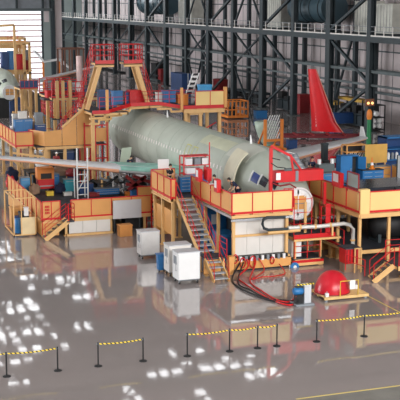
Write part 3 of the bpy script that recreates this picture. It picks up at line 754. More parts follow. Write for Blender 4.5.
# steps at the right
t = thing('step_stair', 'short right stair of dark treads with tan stringers and red rails', 'staircase', (29, 51.9, 0))
stairs(t, (29.45, 51.25, .95), (28.45, 51.65, .02), (.28, 1, 0), 1.0, 4, sm=tanm, treadm=M('dark_tread', (92, 98, 104), .5, .3))
t = thing('step_platform', 'low landing with red rails and tan edge at the right border', 'platform', (31, 51.7, 0))
deck(t, 29.5, 33.5, 50.9, 52.5, .98); legs(t, [(30.6, 51.05), (32.5, 51.05), (30.6, 52.3)], .98, .14); rails(t, [(29.55, 50.92), (33.5, 50.92)], .98, h=1.1, sp=.9, lv=(.5, 1.0)); rails(t, [(29.6, 52.5), (30.8, 52.5)], .98, h=1.1, sp=.9)
MB().box(30.3, 31.2, 51.1, 52.0, 0, .3, tanm).build('foot_block', t); MB().box(29.5, 33.5, 50.86, 50.9, .74, .98, tanm).build('edge_beam', t)
rails(t, [(28.5, 52.75, 0.1), (27.75, 53.6, .3)], h=.9, sp=1.2, lv=(.6, 1.0))
t = thing('dark_tank', 'black tank on the low deck in shade at the right border', 'tank', (31.6, 56.5, 1))
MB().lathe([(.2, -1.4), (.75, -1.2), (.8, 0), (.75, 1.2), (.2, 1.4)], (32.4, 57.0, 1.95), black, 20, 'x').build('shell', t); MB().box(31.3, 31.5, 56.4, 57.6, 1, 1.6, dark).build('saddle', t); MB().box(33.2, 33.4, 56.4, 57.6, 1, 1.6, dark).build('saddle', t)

# items on platform C
red_box((28.95, 56.9, 4.4), 1.05, .85, 'red box with white corner plate hung outside the right platform fence')
t = thing('notice_board', 'grey glassy board with red frame standing on the right platform fence', 'board', (29.05, 55.5, 4.4))
MB().box(29.0, 29.05, 54.75, 56.0, 4.62, 5.35, M('board_grey', (150, 168, 164), .25)).build('sheet', t)
w = MB(); 
for a, c in (((54.7, 4.55), (54.7, 5.42)), ((54.7, 5.42), (56.05, 5.42)), ((56.05, 5.42), (56.05, 4.55)), ((56.05, 4.55), (54.7, 4.55))): w.bar((29.02, a[0], a[1]), (29.02, c[0], c[1]), .06, .07, dred)
w.bar((29.02, 54.7, 4.3), (29.02, 54.7, 4.6), .05, .05, dred); w.bar((29.02, 56.05, 4.3), (29.02, 56.05, 4.6), .05, .05, dred); w.build('frame', t)
t = thing('locker', 'tall blue locker with one door ajar on the right platform', 'locker', (33.4, 63.6, 3.3))
x0, x1, y0 = 32.25, 33.55, 63.3
w = MB(); w.box(x0, x1, y0 + .6, y0 + .65, 3.3, 5.15, blue); w.box(x0, x0 + .04, y0, y0 + .65, 3.3, 5.15, blue); w.box(x1 - .04, x1, y0, y0 + .65, 3.3, 5.15, blue); w.box(x0, x1, y0, y0 + .65, 5.11, 5.17, blue); w.box(x0, x1, y0, y0 + .65, 3.3, 3.36, blue); w.box(x0 + .85, x1 - .05, y0 + .3, y0 + .58, 3.4, 5.0, black); w.build('body', t)
d = MB().box(x0, x0 + .82, y0 - .03, y0, 3.36, 5.1, blue).build('door', t); MB().box(x0 + .7, x0 + .74, y0 - .07, y0 - .03, 4.1, 4.35, steel).build('handle', d)
d = MB().prism([(x1 - .03, y0, 3.36), (x1 + .3, y0 - .4, 3.36), (x1 + .3, y0 - .4, 5.1), (x1 - .03, y0, 5.1)], (.03, .02, 0), blue).build('door', t)
tool_cabinet((31.0, 63.2, 3.3), 1.1, .6, .8, 2, M('mid_blue', (58, 134, 190), .4), 'short blue chest left of the tall locker on the right platform')
tool_cabinet((33.5, 62.6, 3.3), 1.5, .7, .95, 3, blue, 'blue two column drawer bench right of the tall locker', cols=2, topm=black, name='drawer_bench')
tool_cabinet((35.0, 63.8, 3.3), 1.2, .6, .95, 2, tan, 'tan cabinet behind the blue drawer bench')
tool_cabinet((36.2, 63.0, 3.3), 1.6, .7, 1.05, 3, tan, 'tan cabinet nearest the right border on the right platform')
t = thing('plywood_board', 'large upright tan board on legs behind the right platform benches', 'board', (36, 66.5, 0))
a = AY(365, 163.5, 66.5); c = AY(387.5, 144, 66.5); MB().box(a.x, c.x, 66.5, 66.56, a.z, c.z + .02, M('ochre_board', (206, 160, 78), .6)).build('sheet', t); w = MB(); w.bar((a.x + .1, 66.6, 0), (a.x + .1, 66.6, c.z), .08, .08, tanm); w.bar((c.x - .1, 66.6, 0), (c.x - .1, 66.6, c.z), .08, .08, tanm); w.build('leg', t)
t = thing('safety_cone', 'small orange A shaped marker standing beside the tan board', 'cone', (34.7, 63.6, 4.29))
a = V((34.35, 63.0, 4.29)); MB().lathe([(.22, 0), (.2, .04), (.14, .04), (.03, .75)], a, orange, 14).build('cone_body', t); MB().lathe([(.115, .25), (.075, .45)], a, white, 14).build('band', t)
t = thing('workbench_rack', 'dark parts rack with white pieces left of the tan board', 'rack', (34.5, 67.5, 0))
w = MB(); a = AY(346, 160, 67.5); c = AY(366, 145, 67.5)
for z in (a.z, (a.z + c.z) / 2, c.z): w.box(a.x, c.x, 67.4, 68.2, z, z + .06, tan)
for x in (a.x, c.x): w.bar((x, 67.4, 0), (x, 67.4, c.z), .08, .08, tan); w.bar((x, 68.2, 0), (x, 68.2, c.z), .08, .08, tan)
w.build('frame', t); w = MB(); w.box(a.x + .1, c.x - .1, 67.9, 68.1, a.z + .1, c.z - .05, black); w.build('backing', t)
w = MB()
for k in range(7): x = a.x + .2 + k * .17; w.bar((x, 67.6, a.z + .15), (x + .2, 67.6, a.z + .45 + .1 * (k % 2)), .05, .05, white)
w.build('part', t)
crate((34.9, 74, 3.3), .1 + 1.6, 1.0, 0.9, tan, 'tan box behind the dark parts rack') if False else None
t = thing('storage_shelf', 'large blue shelf unit on the right behind the tan board', 'shelf', (41, 72, 0))
a = AY(386, 163, 72); c = AY(400, 137, 72); x0, x1, z1 = a.x, c.x + 1.6, c.z
w = MB(); w.box(x0, x1, 72.0, 73.4, z1 - .1, z1, blue); w.box(x0, x0 + .08, 72, 73.4, 0, z1, dblue); w.box(x1 - .08, x1, 72, 73.4, 0, z1, dblue); w.box(x0, x1, 73.3, 73.4, 0, z1, dblue)
for z in (3.3, 4.1): w.box(x0, x1, 72, 73.4, z, z + .06, blue)
w.build('body', t); w = MB()
for k in range(4): w.lathe([(.12, 0), (.12, .4), (.05, .5)], (x0 + .4 + k * .35, 72.4, 3.36), (white, greym, white, blue)[k], 10)
w.build('canister_row', t)
t = thing('tall_panel', 'tall silver panel standing upright at the right border', 'panel', (37, 64, 3.3))
a = AY(397, 184, 62.4); MB().box(a.x, a.x + .9, 62.4, 62.45, 3.32, 5.15, M('mirror_sheet', (176, 180, 182), .3, .4)).build('sheet', t); MB().box(a.x - .04, a.x, 62.38, 62.47, 3.3, 5.2, dark).build('frame', t)
t = thing('glass_table', 'dark glossy low table top just behind the right fence', 'table', (33, 57.5, 3.3))
MB().box(30.0, 34.0, 56.2, 59.2, 4.28, 4.34, M('dark_gloss', (50, 54, 60), .12)).build('table_top', t)
for x in (30.2, 33.8):
    for y in (56.4, 59.0): MB().box(x - .04, x + .04, y - .04, y + .04, 3.3, 4.28, dark).build('leg', t)
t = thing('roller_stand', 'grey machine on white legs beside the red gantry end', 'machine', G(329, 176, 4))
c = V((30.3, 62.4, 3.3)); MB().box(c.x, c.x + 1.1, c.y, c.y + .6, 4.35, 4.85, darkg).build('body', t, bevel=.04)
for dx in (.1, 1.0):
    MB().bar((c.x + dx, c.y + .1, 3.3), (c.x + dx, c.y + .1, 4.4), .07, .07, white).build('leg', t); MB().lathe([(.12, 0), (.12, .3)], (c.x + dx, c.y + .2, 4.85), white, 10).build('knob', t)
t = thing('warning_sign', 'small red sign with white patch behind the grey machine', 'sign', AY(334, 160, 65))
a = AY(330, 166, 65); c = AY(338, 156, 65); s = MB().box(a.x, c.x, 65, 65.05, a.z, c.z, red).build('plate', t); MB().box(a.x + .1, c.x - .12, 64.98, 65, a.z + .18, c.z - .15, white).build('white_patch', s); MB().bar(((a.x + c.x) / 2, 65.08, 3.3), ((a.x + c.x) / 2, 65.08, c.z), .06, .06, dred).build('post', t)
t = thing('cloth_cover', 'maroon cloth cover draped over frames left of the blue locker', 'cover', (31.5, 70, 0))
w = MB(); P = []
a = AY(311, 165, 70); 
rings = []
for i in range(9):
    x = a.x + i * .42; hgt = [.4, .6, .8, .7, 1.0, .8, .7, .6, .4][i]
    rings.append([V((x, 69.2 + 0.2 * math.sin(i), 3.0)), V((x + .05, 69.35, 3.0 + hgt * .8)), V((x, 70, 3.0 + hgt)), V((x, 70.8, 3.0 + hgt * .7)), V((x, 71, 3.0))])
w.loft(rings, maroon, cap=True); w.build('cloth', t)
w = MB(); w.bar((a.x + .3, 70, 0), (a.x + .3, 70, 3.1), .1, .1, tanm); w.bar((a.x + 3, 70, 0), (a.x + 3, 70, 3.1), .1, .1, tanm); w.build('leg', t)
t = thing('white_rod_frame', 'thin white tubular frame rising over the wing behind the red gantry', 'frame', (29.0, 64.5, 3.3))
w = MB(); a = AY(280, 158, 65); b_ = AY(290, 140, 65); c = AY(296, 156, 65); e = AY(300, 166, 65)
w.tube([AY(281, 170, 65), AY(280, 154, 65), AY(288, 152, 65), AY(297, 154, 65), AY(298, 168, 65)], .035, white); w.tube([AY(281, 160, 65), AY(298, 162, 65)], .03, white); w.tube([AY(288, 152, 65), AY(289, 170, 65)], .03, white); w.build('tube_frame', t)
t = thing('grey_hose_bundle', 'grey ribbed duct slanting down behind the red gantry arm', 'duct', AY(298, 165, 61))
MB().tube([AY(294, 155, 61), AY(297, 162, 61), AY(303, 170, 61), AY(304, 178, 61)], .22, greym, 10).build('hose', t)
for u in (.0, .33, .66, 1): q = AY(295 + 7 * u, 157 + 11 * u, 61); MB().lathe([(.25, -.03), (.25, .03)], q, steel, 12).build('clamp_ring', t)

# ---------------------------------------------------------------- D: low platform under the near wing
t = thing('work_platform', 'long low tan platform on the left under the near wing, white cabinets below', 'platform', (18, 74, 0))
deck(t, 14.0, 21.6, 69.0, 81.0, 1.2)
fence(t, (15.9, 69.0), (21.3, 69.0), 1.2, 4)
fence(t, (13.98, 81.0), (13.98, 69.0), 1.2, 8, stripe=False)
fence(t, (14.05, 68.98), (15.2, 68.98), 1.2, 2)
w = MB(); w.box(14.0, 21.3, 68.92, 69.0, .95, 1.05, tanm); w.box(15.7, 21.3, 68.9, 69.0, 1.05, 1.18, tanm); w.build('cross_beam', t)
w = MB(); w.box(14.0, 15.1, 69.0, 69.05, .1, 1.0, tan); w.box(13.98, 14.04, 69.0, 81, .1, 1.0, tan); w.box(15.6, 18.6, 68.9, 69.4, 0, .14, tanm); w.build('skirt', t)
for k in range(3):
    MB().box(15.75 + k * .92, 16.65 + k * .92, 68.95, 69.0, .16, .98, offw).build('white_cabinet_door', t, 'white cabinet door')
legs(t, [(15.6, 69.2), (18.6, 69.2), (20.9, 69.2), (14.2, 69.2), (14.2, 75), (14.2, 80.7), (21.4, 80.7)], 1.2)
t2 = thing('stair_unit', 'short left stair of dark treads with slanting tan stringer and red rails', 'staircase', (14.8, 68.4, 0))
stairs(t2, (15.55, 68.85, 1.18), (14.0, 68.85, .04), (0, -1, 0), .8, 5, treadm=MATS['dark_tread'])
MB().box(15.4, 15.9, 68.0, 68.9, 1.1, 1.18, deckm).build('landing', t2); rails(t2, [(15.5, 68.02, 1.18), (15.9, 68.02, 1.18), (15.9, 68.85, 1.18)], h=1.1)
w = MB(); 
for r in range(3):
    for k in range(3): w.box(14.22 + k * .10, 14.29 + k * .10, 68.90, 68.925, 1.55 + r * .2, 1.69 + r * .2, red)
o = w.build('lettering_block', t, 'small red lettering block')
t = thing('silver_board', 'plain silver board leaning on the front of the low left platform', 'board', (19.5, 68.8, 0))
a = AY(113, 219, 68.7); c = AY(141, 199, 68.7); MB().box(a.x, c.x, 68.66, 68.72, a.z, c.z, silver).build('sheet', t); w = MB(); w.bar((a.x + .1, 68.76, 0), (a.x + .1, 68.76, c.z), .06, .06, dark); w.bar((c.x - .1, 68.76, 0), (c.x - .1, 68.76, c.z), .06, .06, dark); w.build('leg', t)
crate((18.75, 67.6, 0), .85, .6, .75, M('tan_crate', (214, 146, 76), .6), 'small orange tan crate on the floor below the silver board')
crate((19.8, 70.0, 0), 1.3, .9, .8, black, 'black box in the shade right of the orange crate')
t = thing('red_table', 'red steel trestle table between the silver board and the tan stair platform', 'table', (21.9, 70.3, 0))
MB().box(21.2, 22.9, 69.9, 70.8, .92, 1.0, red).build('table_top', t)
for x in (21.25, 22.8):
    for y in (69.95, 70.7): MB().box(x, x + .08, y, y + .08, 0, .92, red).build('leg', t)
MB().box(21.25, 22.85, 69.95, 70.0, .4, .46, red).build('stretcher', t)
t = thing('shelf_cage', 'red shelving cage standing behind the tan stair platform legs', 'shelf', (22.4, 68.5, 0))
w = MB()
for x in (21.2, 22.3):
    for y in (67.6, 68.6): w.bar((x, y, 0), (x, y, 2.5), .08, .08, red)
for z in (.3, .9, 1.5, 2.1): w.box(21.2, 22.3, 67.6, 68.6, z, z + .07, red)
w.build('frame', t); MB().box(21.3, 22.2, 67.8, 68.5, .98, 1.4, clut).build('content', t)
# cage trolley at far left
t = thing('cage_trolley', 'open tan tube cage trolley at the left edge, standing on the floor', 'trolley', (12.9, 71.3, 0))
w = MB(); X = (12.35, 13.75); Y = (69.8, 73.0)
for x in X:
    for y in Y: w.bar((x, y, .08), (x, y, 2.55), .07, .07, tanm)
for z in (.12, 2.52):
    for x in X: w.bar((x, Y[0], z), (x, Y[1], z), .07, .07, tanm)
    for y in Y: w.bar((X[0], y, z), (X[1], y, z), .07, .07, tanm)
w.bar((12.85, 69.8, .1), (12.85, 69.8, 2.5), .06, .06, tanm); w.build('frame', t)
MB().box(12.8, 13.72, 69.78, 69.82, .15, 1.25, M('cream_sheet', (226, 204, 160), .6)).build('front_sheet', t)
w = MB()
for x in X:
    for y in Y: w.lathe([(.07, -.03), (.07, .03)], (x, y, .07), black, 10, 'x')
w.build('caster', t)
for i, (x, y, s, m, l) in enumerate(((12.5, 70.3, .5, blue, 'blue drum inside the tan cage trolley'), (12.6, 71.2, .55, dblue, 'dark blue drum behind the other drum in the cage trolley'))):
    tt = thing('drum', l, 'drum', (x + .3, y + .3, .12)); MB().lathe([(.27, .12), (.28, .5), (.28, 1.0), (.25, 1.05)], (x + .3, y + .3, 0), m, 16).build('shell', tt); MB().lathe([(.29, .55), (.29, .6)], (x + .3, y + .3, 0), m, 16).build('hoop', tt)
crate((12.6, 72.0, .15), .9, .8, 1.35, tan, 'tan carton at the back of the cage trolley'); crate((13.1, 70.0, 1.3), .25, .3, .55, white, 'white canister box on top in the cage trolley', lidm=white)
crate((12.95, 70.8, .15), .6, .6, 1.25, black, 'black box in the middle of the cage trolley')

# things on D
t = thing('tool_chest', 'orange and red rolling tool chest with open top on the low platform', 'tool chest', (16.5, 80, 1.2))
MB().box(15.9, 17.1, 79.3, 80.1, 1.4, 2.1, red).build('lower_chest', t, bevel=.03); MB().box(15.85, 17.1, 79.3, 80.1, 2.1, 2.95, orange).build('upper_chest', t, bevel=.03)
MB().box(16.1, 16.9, 79.26, 79.3, 2.15, 2.55, black).build('opening', t); MB().box(16.0, 17.0, 79.2, 79.3, 1.6, 1.66, steel).build('handle', t)
w = MB(); 
for x in (16.0, 17.0): w.lathe([(.1, -.03), (.1, .03)], (x, 79.5, 1.3), black, 10, 'x'); 
w.build('caster', t)
def D_cab(px0, px1, py, h, m, lab, n=1, y=None):
    g0 = G(px0, py, 1.2); g1 = G(px1, py, 1.2); return tool_cabinet((g0.x, g0.y, 1.2), g1.x - g0.x, .6, h, n, m, lab)
D_cab(21, 31, 192, 1.0, M('light_blue', (80, 150, 200), .4), 'light blue cabinet near the left fence on the low platform')
D_cab(48.5, 53.5, 190, 1.15, dblue, 'narrow dark blue locker right of the red tool chest, left of two')
D_cab(54, 60, 190, 1.15, blue, 'narrow blue locker right of the red tool chest, right of two')
D_cab(65, 76, 193, .95, teal, 'teal chest behind the white ladder on the low platform', 1)
D_cab(96, 122, 196.5, .5, blue, 'long low blue workbench at the right end of the low platform', 2)
crate(tuple(G(80, 194, 1.2)), 1.0, .6, .7, dblue, 'dark blue box right of the teal chest')
t = thing('white_ladder', 'tall white scaffold ladder standing in front of the near wing', 'ladder', (18.2, 75, 1.2))
w = MB(); y = 75.2; xa = AY(77.5, 190, y).x; xb = AY(88, 190, y).x; zt = AY(83, 148, y).z
for x in (xa, xb): w.tube([(x, y, 1.2), (x, y, zt)], .055, white, 8)
for x in (xa, xb): w.tube([(x, y + .9, 1.2), (x, y + .9, zt - 1.4)], .045, white, 8)
w.build('upright', t)
for k in range(7):
    z = 1.55 + k * .48
    if z < zt - 1.0: MB().tube([(xa, y, z), (xb, y, z)], .035, white, 6).build('rung', t)
w = MB(); w.tube([(xa, y, 1.8), (xb, y, 3.0)], .03, white); w.tube([(xa, y + .9, zt - 1.5), (xb, y + .9, zt - 1.5)], .03, white); w.tube([(xa, y, zt - 1.4), (xa, y + .9, zt - 1.4)], .03, white); w.tube([(xb, y, zt - 1.4), (xb, y + .9, zt - 1.4)], .03, white); w.build('brace', t)
t = thing('wing_trestle', 'white truss trestle holding parts right of the ladder under the wing root', 'trestle', (20.8, 77, 1.2))
w = MB()
for (px, py, qx, qy, m, r) in ((112, 172, 132, 186, white, .09), (106, 168, 126, 176, white, .1), (118, 176, 124, 192, steel, .06), (126, 184, 130, 194, steel, .05), (108, 176, 112, 190, darkg, .1), (100, 178, 116, 184, greym, .1), (104, 186, 118, 176, black, .1), (120, 190, 133, 184, white, .06), (113, 168, 113, 190, white, .05), (102, 172, 102, 190, tanm, .08)):
    y = 76.5 + random.random(); w.tube([AY(px, py, y), AY(qx, qy, y)], r, m, 6)
w.build('truss', t); w = MB(); a = AY(98, 192, 77)
w.box(a.x, a.x + 2.6, 76.8, 78.6, 1.9, 2.0, black); 
for dx in (0, 2.5): w.bar((a.x + dx, 76.9, 1.2), (a.x + dx, 76.9, 1.95), .08, .08, dark); w.bar((a.x + dx, 78.4, 1.2), (a.x + dx, 78.4, 1.95), .08, .08, dark)
w.build('table', t)
t = thing('red_jack_frame', 'dark red slanted lifting frame under the wing root', 'frame', (22.3, 75.5, 0))
w = MB(); y = 75.5
for p, q in (((126, 176), (138, 186)), ((128, 190), (146, 176)), ((133, 176), (150, 182)), ((126, 184), (150, 188))): w.bar(AY(*p, y), AY(*q, y), .18, .22, dred); 
w.build('arm', t); w = MB(); a = AY(128, 190, y); c = AY(150, 190, y); w.box(a.x, c.x, 75.2, 76.2, a.z - .3, a.z - .05, black); w.bar((a.x + .1, 75.5, 0), (a.x + .1, 75.5, a.z), .12, .12, dark); w.bar((c.x - .1, 75.5, 0), (c.x - .1, 75.5, a.z), .12, .12, dark); w.build('base', t)
t = thing('low_dock', 'tan low barrier in front of the wing root between low platform and stair platform', 'platform', (22.7, 72, 0))
fence(t, (21.4, 72.5), (24.4, 72.5), 1.2, 2); legs(t, [(21.5, 72.6), (24.2, 72.6)], 1.2); deck(t, 21.4, 24.4, 72.5, 75, 1.2)
crate((21.6, 74.6, 1.2), .5, .4, .5, blue, 'small blue can box on the barrier platform near the wing root')
t = thing('white_sign_board', 'white blank board standing behind the tan fence beside the worker', 'board', (21.3, 67.2, 3.3))
a = AY(158, 168, 66.9); c = AY(169, 159, 66.9); MB().box(a.x, c.x, 66.9, 66.95, a.z - .1, c.z, white).build('sheet', t); MB().box((a.x + c.x) / 2 - .04, (a.x + c.x) / 2 + .04, 66.95, 67.03, 3.0, c.z - .1, steel).build('post', t); MB().box((a.x + c.x) / 2 - .3, (a.x + c.x) / 2 + .3, 66.7, 67.3, 2.95, 3.0, steel).build('foot', t)
tool_cabinet((21.55, 63.7, 3.3), .72, .5, 1.0, 4, blue, 'blue four drawer cabinet beside the standing worker on the stair platform')
# clutter bags and cloths on D
def lump(px, py, z, rx, ry, rz_, m, lab, name='bundle', cat='bundle', on=None):
    g = G(px, py, z); bm = bmesh.new(); bmesh.ops.create_icosphere(bm, subdivisions=3, radius=1)
    rnd = random.Random(int(px * 7 + py))
    ph = [rnd.random() * 6 for _ in range(4)]
    for v in bm.verts:
        c = v.co; s = 1 + .16 * math.sin(4 * c.x + ph[0]) * math.cos(5 * c.y + ph[1]) + .1 * math.sin(9 * c.z + ph[2] + 4 * c.x)
        v.co = V((c.x * rx * s, c.y * ry * s, max(0, (c.z + .55) * rz_ * s)))
    me = D.meshes.new(name); bm.to_mesh(me); bm.free(); me.materials.append(m)
    for p in me.polygons: p.use_smooth = True
    o = D.objects.new(name, me); COL.objects.link(o); o.location = g; tag(o, lab, cat); return o
lump(12, 181, 1.2, .5, .4, .7, navy, 'navy jacket bundle piled at the far left of the low platform', 'jacket_pile')
lump(11, 187, 1.2, .4, .3, .5, red, 'red bundle below the navy jacket at the far left', 'bag', 'bag')
lump(35, 194, 1.2, .4, .3, .5, clut, 'brown bundle between light blue cabinet and red tool chest', 'bag', 'bag')
lump(60, 193, 1.2, .4, .3, .45, navy, 'navy bag left of the teal chest on the low platform', 'bag', 'bag')
lump(92, 190, 1.2, .5, .4, .5, black, 'black bag right of the white ladder', 'bag', 'bag')
lump(140, 192, 1.2, .6, .4, .5, black, 'black bundle under the dark red lifting frame', 'bag', 'bag')
t = thing('parts_table', 'dark wide table with brown wrapped parts behind the lockers under the wing', 'table', (18, 84, 1.2))
MB().box(15.9, 20.6, 83.0, 85.0, 2.0, 2.1, black).build('table_top', t)
for x in (16, 20.5):
    for y in (83.1, 84.9): MB().box(x - .05, x + .05, y - .05, y + .05, 0, 2.0, dark).build('leg', t)
lump(62, 175, 2.1, .9, .5, .5, clut, 'brown wrapped part on the dark table under the wing', 'wrapped_part', 'part'); lump(72, 176, 2.1, .5, .4, .35, dred, 'dark red wrapped part on the dark table under the wing', 'wrapped_part', 'part')
lump(42, 168, 2.1, .5, .5, .5, offw, 'white covered part on the orange chest under the wing', 'wrapped_part', 'part')

# ---------------------------------------------------------------- E: upper-left docks
t = thing('work_platform', 'small high tan platform with blue cabinets at the upper left', 'platform', (16.8, 93, 0))
deck(t, 16.2, 19.0, 89.6, 97.0, 3.3)
fence(t, (16.18, 97), (16.18, 89.5), 3.3, 5); fence(t, (16.2, 89.5), (17.6, 89.5), 3.3, 1); legs(t, [(16.4, 89.7), (17.4, 89.7), (16.4, 93), (16.4, 96.8), (18.8, 89.8)], 3.3, .22)
tool_cabinet((16.6, 92.0, 3.3), 1.5, .7, 1.9, 1, blue, 'tall blue cabinet on the upper left platform', cols=2); tool_cabinet((18.2, 91.0, 3.3), .8, .7, 1.5, 1, dblue, 'dark blue locker right of the tall cabinet on the upper left platform')
crate((17.0, 92.3, 5.24), .7, .4, .6, offw, 'white boxes stacked on the tall blue cabinet, upper left'); crate((18.6, 93.0, 3.3), .6, .6, 2.3, greym, 'grey upright box behind the dark blue locker')
t = thing('ramp_platform', 'tan panelled stair platform rising to the right behind the near wing', 'platform', (20, 88.5, 0))
deck(t, 17.6, 22.2, 88.3, 91.5, 3.3)
def tanpoly(P, nm='side_panel'): MB().prism([(x, 88.25, z) for x, z in P], (0, .06, 0), tan).build(nm, t)
tanpoly([(18.35, 3.35), (19.72, 3.35), (19.72, 4.65), (18.35, 4.55)]); tanpoly([(19.76, 3.35), (20.95, 3.35), (20.95, 5.65), (19.76, 4.7)]); tanpoly([(20.99, 3.35), (22.15, 3.35), (22.15, 6.2), (21.55, 6.2), (20.99, 5.7)])
MB().prism([(18.3, 88.25, 3.35), (17.55, 90.5, 3.35), (17.55, 90.5, 4.5), (18.3, 88.25, 4.55)], (.06, 0, 0), tan).build('side_panel', t)
MB().bar((18.3, 88.2, 3.2), (22.2, 88.2, 3.2), .12, .22, tanm).build('cross_beam', t)
MB().bar((19.75, 88.2, 4.85), (21.75, 88.2, 6.5), .12, .16, tanm).build('stair_edge', t)
legs(t, [(18.4, 88.5), (20.0, 88.5), (21.9, 88.5), (19.2, 91.2), (17.8, 91)], 3.3, .24)
for k in range(9):
    u = k / 9; MB().box(19.4 + u * 2.2, 19.7 + u * 2.2, 88.4, 89.6, 3.5 + u * 2.7, 3.55 + u * 2.7, deckm).build('tread', t)
rails(t, [(19.6, 89.7, 3.5), (21.8, 89.7, 6.3)], h=1.1); rails(t, [(19.7, 88.3, 4.5), (21.8, 88.3, 6.2)], h=1.0, sp=.6); rails(t, [(17.7, 91.5), (19.6, 91.5)], 3.3); rails(t, [(17.6, 89.9), (17.6, 91.4)], 3.3)
t = thing('red_scaffold', 'red framed scaffold bay with tan infill left of the fuselage', 'scaffold', (22.9, 88.5, 0))
w = MB(); XL = (21.5, 22.4, 23.4)
for x in XL:
    for y in (87.8, 89.5): w.bar((x, y, 0), (x, y, 5.2), .1, .1, red)
for z in (1.6, 2.2, 3.3, 4.9): w.box(21.45, 23.45, 87.76, 87.86, z, z + .1, red)
w.bar((21.5, 87.8, 1.7), (22.4, 87.8, 3.2), .06, .06, red); w.build('frame', t); MB().box(22.45, 23.35, 88.0, 88.05, 3.6, 4.7, tan).build('infill_panel', t)
MB().box(22.45, 23.2, 88.6, 89.2, 4.95, 5.7, greym).build('equipment', t); MB().box(21.5, 23.4, 88.0, 89.5, 3.3, 3.38, deckm).build('deck_plate', t)
for i, (px, m, l) in enumerate(((50, black, 'black and white unit under the ramp platform, leftmost'), (63, dblue, 'dark blue cabinet under the ramp platform'), (73, greym, 'grey cabinet under the ramp platform, right of the dark blue one'))):
    tool_cabinet((G(px - 3, 178, 0).x, 90.6, 0), 1.1, .7, 2.6, 1, m, l)
t = thing('brace_frame', 'tan diagonal braced frame sloping down under the upper left platform', 'frame', (17.5, 88, 0))
w = MB(); w.bar(AY(13, 160, 88), AY(28, 172, 88), .18, .2, tanm); w.bar(AY(13, 153, 88), AY(45, 157, 88), .15, .15, tanm); w.bar(AY(28, 172, 88), AY(45, 168, 88), .15, .15, tanm)
for px in (22, 30, 38): w.bar(AY(px, 155, 88), AY(px, 170, 88), .1, .1, tanm)
w.build('truss', t)

# ---------------------------------------------------------------- F: crown deck and towers
t = thing('crown_dock', 'high red edged walkway crossing above the rear fuselage', 'walkway', (27, 88, 0))
deck(t, 21.6, 24.6, 85.6, 90.5, 6.2); deck(t, 24.6, 29.6, 87.2, 90.5, 6.5); deck(t, 29.6, 33.2, 86.6, 90.5, 6.2)
w = MB()
for (a, c) in (((21.6, 85.5, 6.25), (23.0, 85.5, 6.25)), ((23.0, 85.5, 6.3), (25.2, 87.1, 6.6)), ((25.2, 87.1, 6.6), (27.6, 87.1, 6.65)), ((27.6, 87.1, 6.65), (29.6, 86.5, 6.3)), ((29.6, 86.5, 6.3), (33.2, 86.5, 6.3))): w.bar(a, c, .08, .28, red)
w.build('red_edge', t)
# stepped tan beams around the fuselage
w = MB()
P = [(21.4, 5.75), (22.7, 5.75), (22.7, 5.95), (23.9, 5.95), (23.9, 6.15), (25.0, 6.15), (25.0, 6.35), (27.2, 6.35)]
for a, c in zip(P, P[1:]): w.bar((a[0], 85.6 + max(0, a[0] - 22) * .35, a[1]), (c[0], 85.6 + max(0, c[0] - 22) * .35, c[1]), .16, .18, tanm)
P2 = [(21.4, 5.3), (22.2, 5.3), (22.2, 5.6), (23.3, 5.6), (23.3, 5.85), (24.3, 5.85)]
for a, c in zip(P2, P2[1:]): w.bar((a[0], 85.7 + max(0, a[0] - 22) * .35, a[1]), (c[0], 85.7 + max(0, c[0] - 22) * .35, c[1]), .14, .16, tanm)
P3 = [(27.4, 6.2), (28.6, 6.2), (28.6, 5.95), (30.2, 5.95), (30.2, 5.7), (31.4, 5.7)]
for a, c in zip(P3, P3[1:]): w.bar((a[0], 86.9, a[1]), (c[0], 86.9, c[1]), .14, .16, tanm)
w.bar((29.6, 86.6, 5.95), (33.2, 86.6, 5.95), .14, .3, tanm)
w.build('stepped_beam', t)
legs(t, [(21.8, 86.2), (21.8, 90), (24.3, 91.2), (29.9, 87), (31.2, 87), (32.9, 87), (31.2, 90), (32.9, 90)], 6.2, .26)
rails(t, [(22.2, 85.55), (24.4, 85.6)], 6.3); rails(t, [(24.8, 87.2), (29.5, 87.2)], 6.55, sp=.9); rails(t, [(21.7, 90.4), (33, 90.4)], 6.3, sp=1.0)
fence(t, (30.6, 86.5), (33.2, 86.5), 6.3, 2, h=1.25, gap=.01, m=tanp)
MB().box(33.1, 33.35, 86.35, 86.6, 6.2, 7.9, tan).build('corner_post', t)
w = MB(); 
for x in (22.75, 29.0): w.box(x, x + .2, 85.5, 85.7, 6.2, 8.0, tan)
w.build('tan_post', t)
w = MB(); w.bar((30.2, 87, 1.6), (33, 87, 1.6), .1, .1, red); w.bar((30.2, 87, 2.6), (33, 87, 2.6), .1, .1, red); w.bar((30.2, 88, 4.6), (33, 88, 4.0), .08, .08, red); w.bar((31, 88, 3.8), (33, 88, 4.8), .08, .08, red); w.build('brace', t)
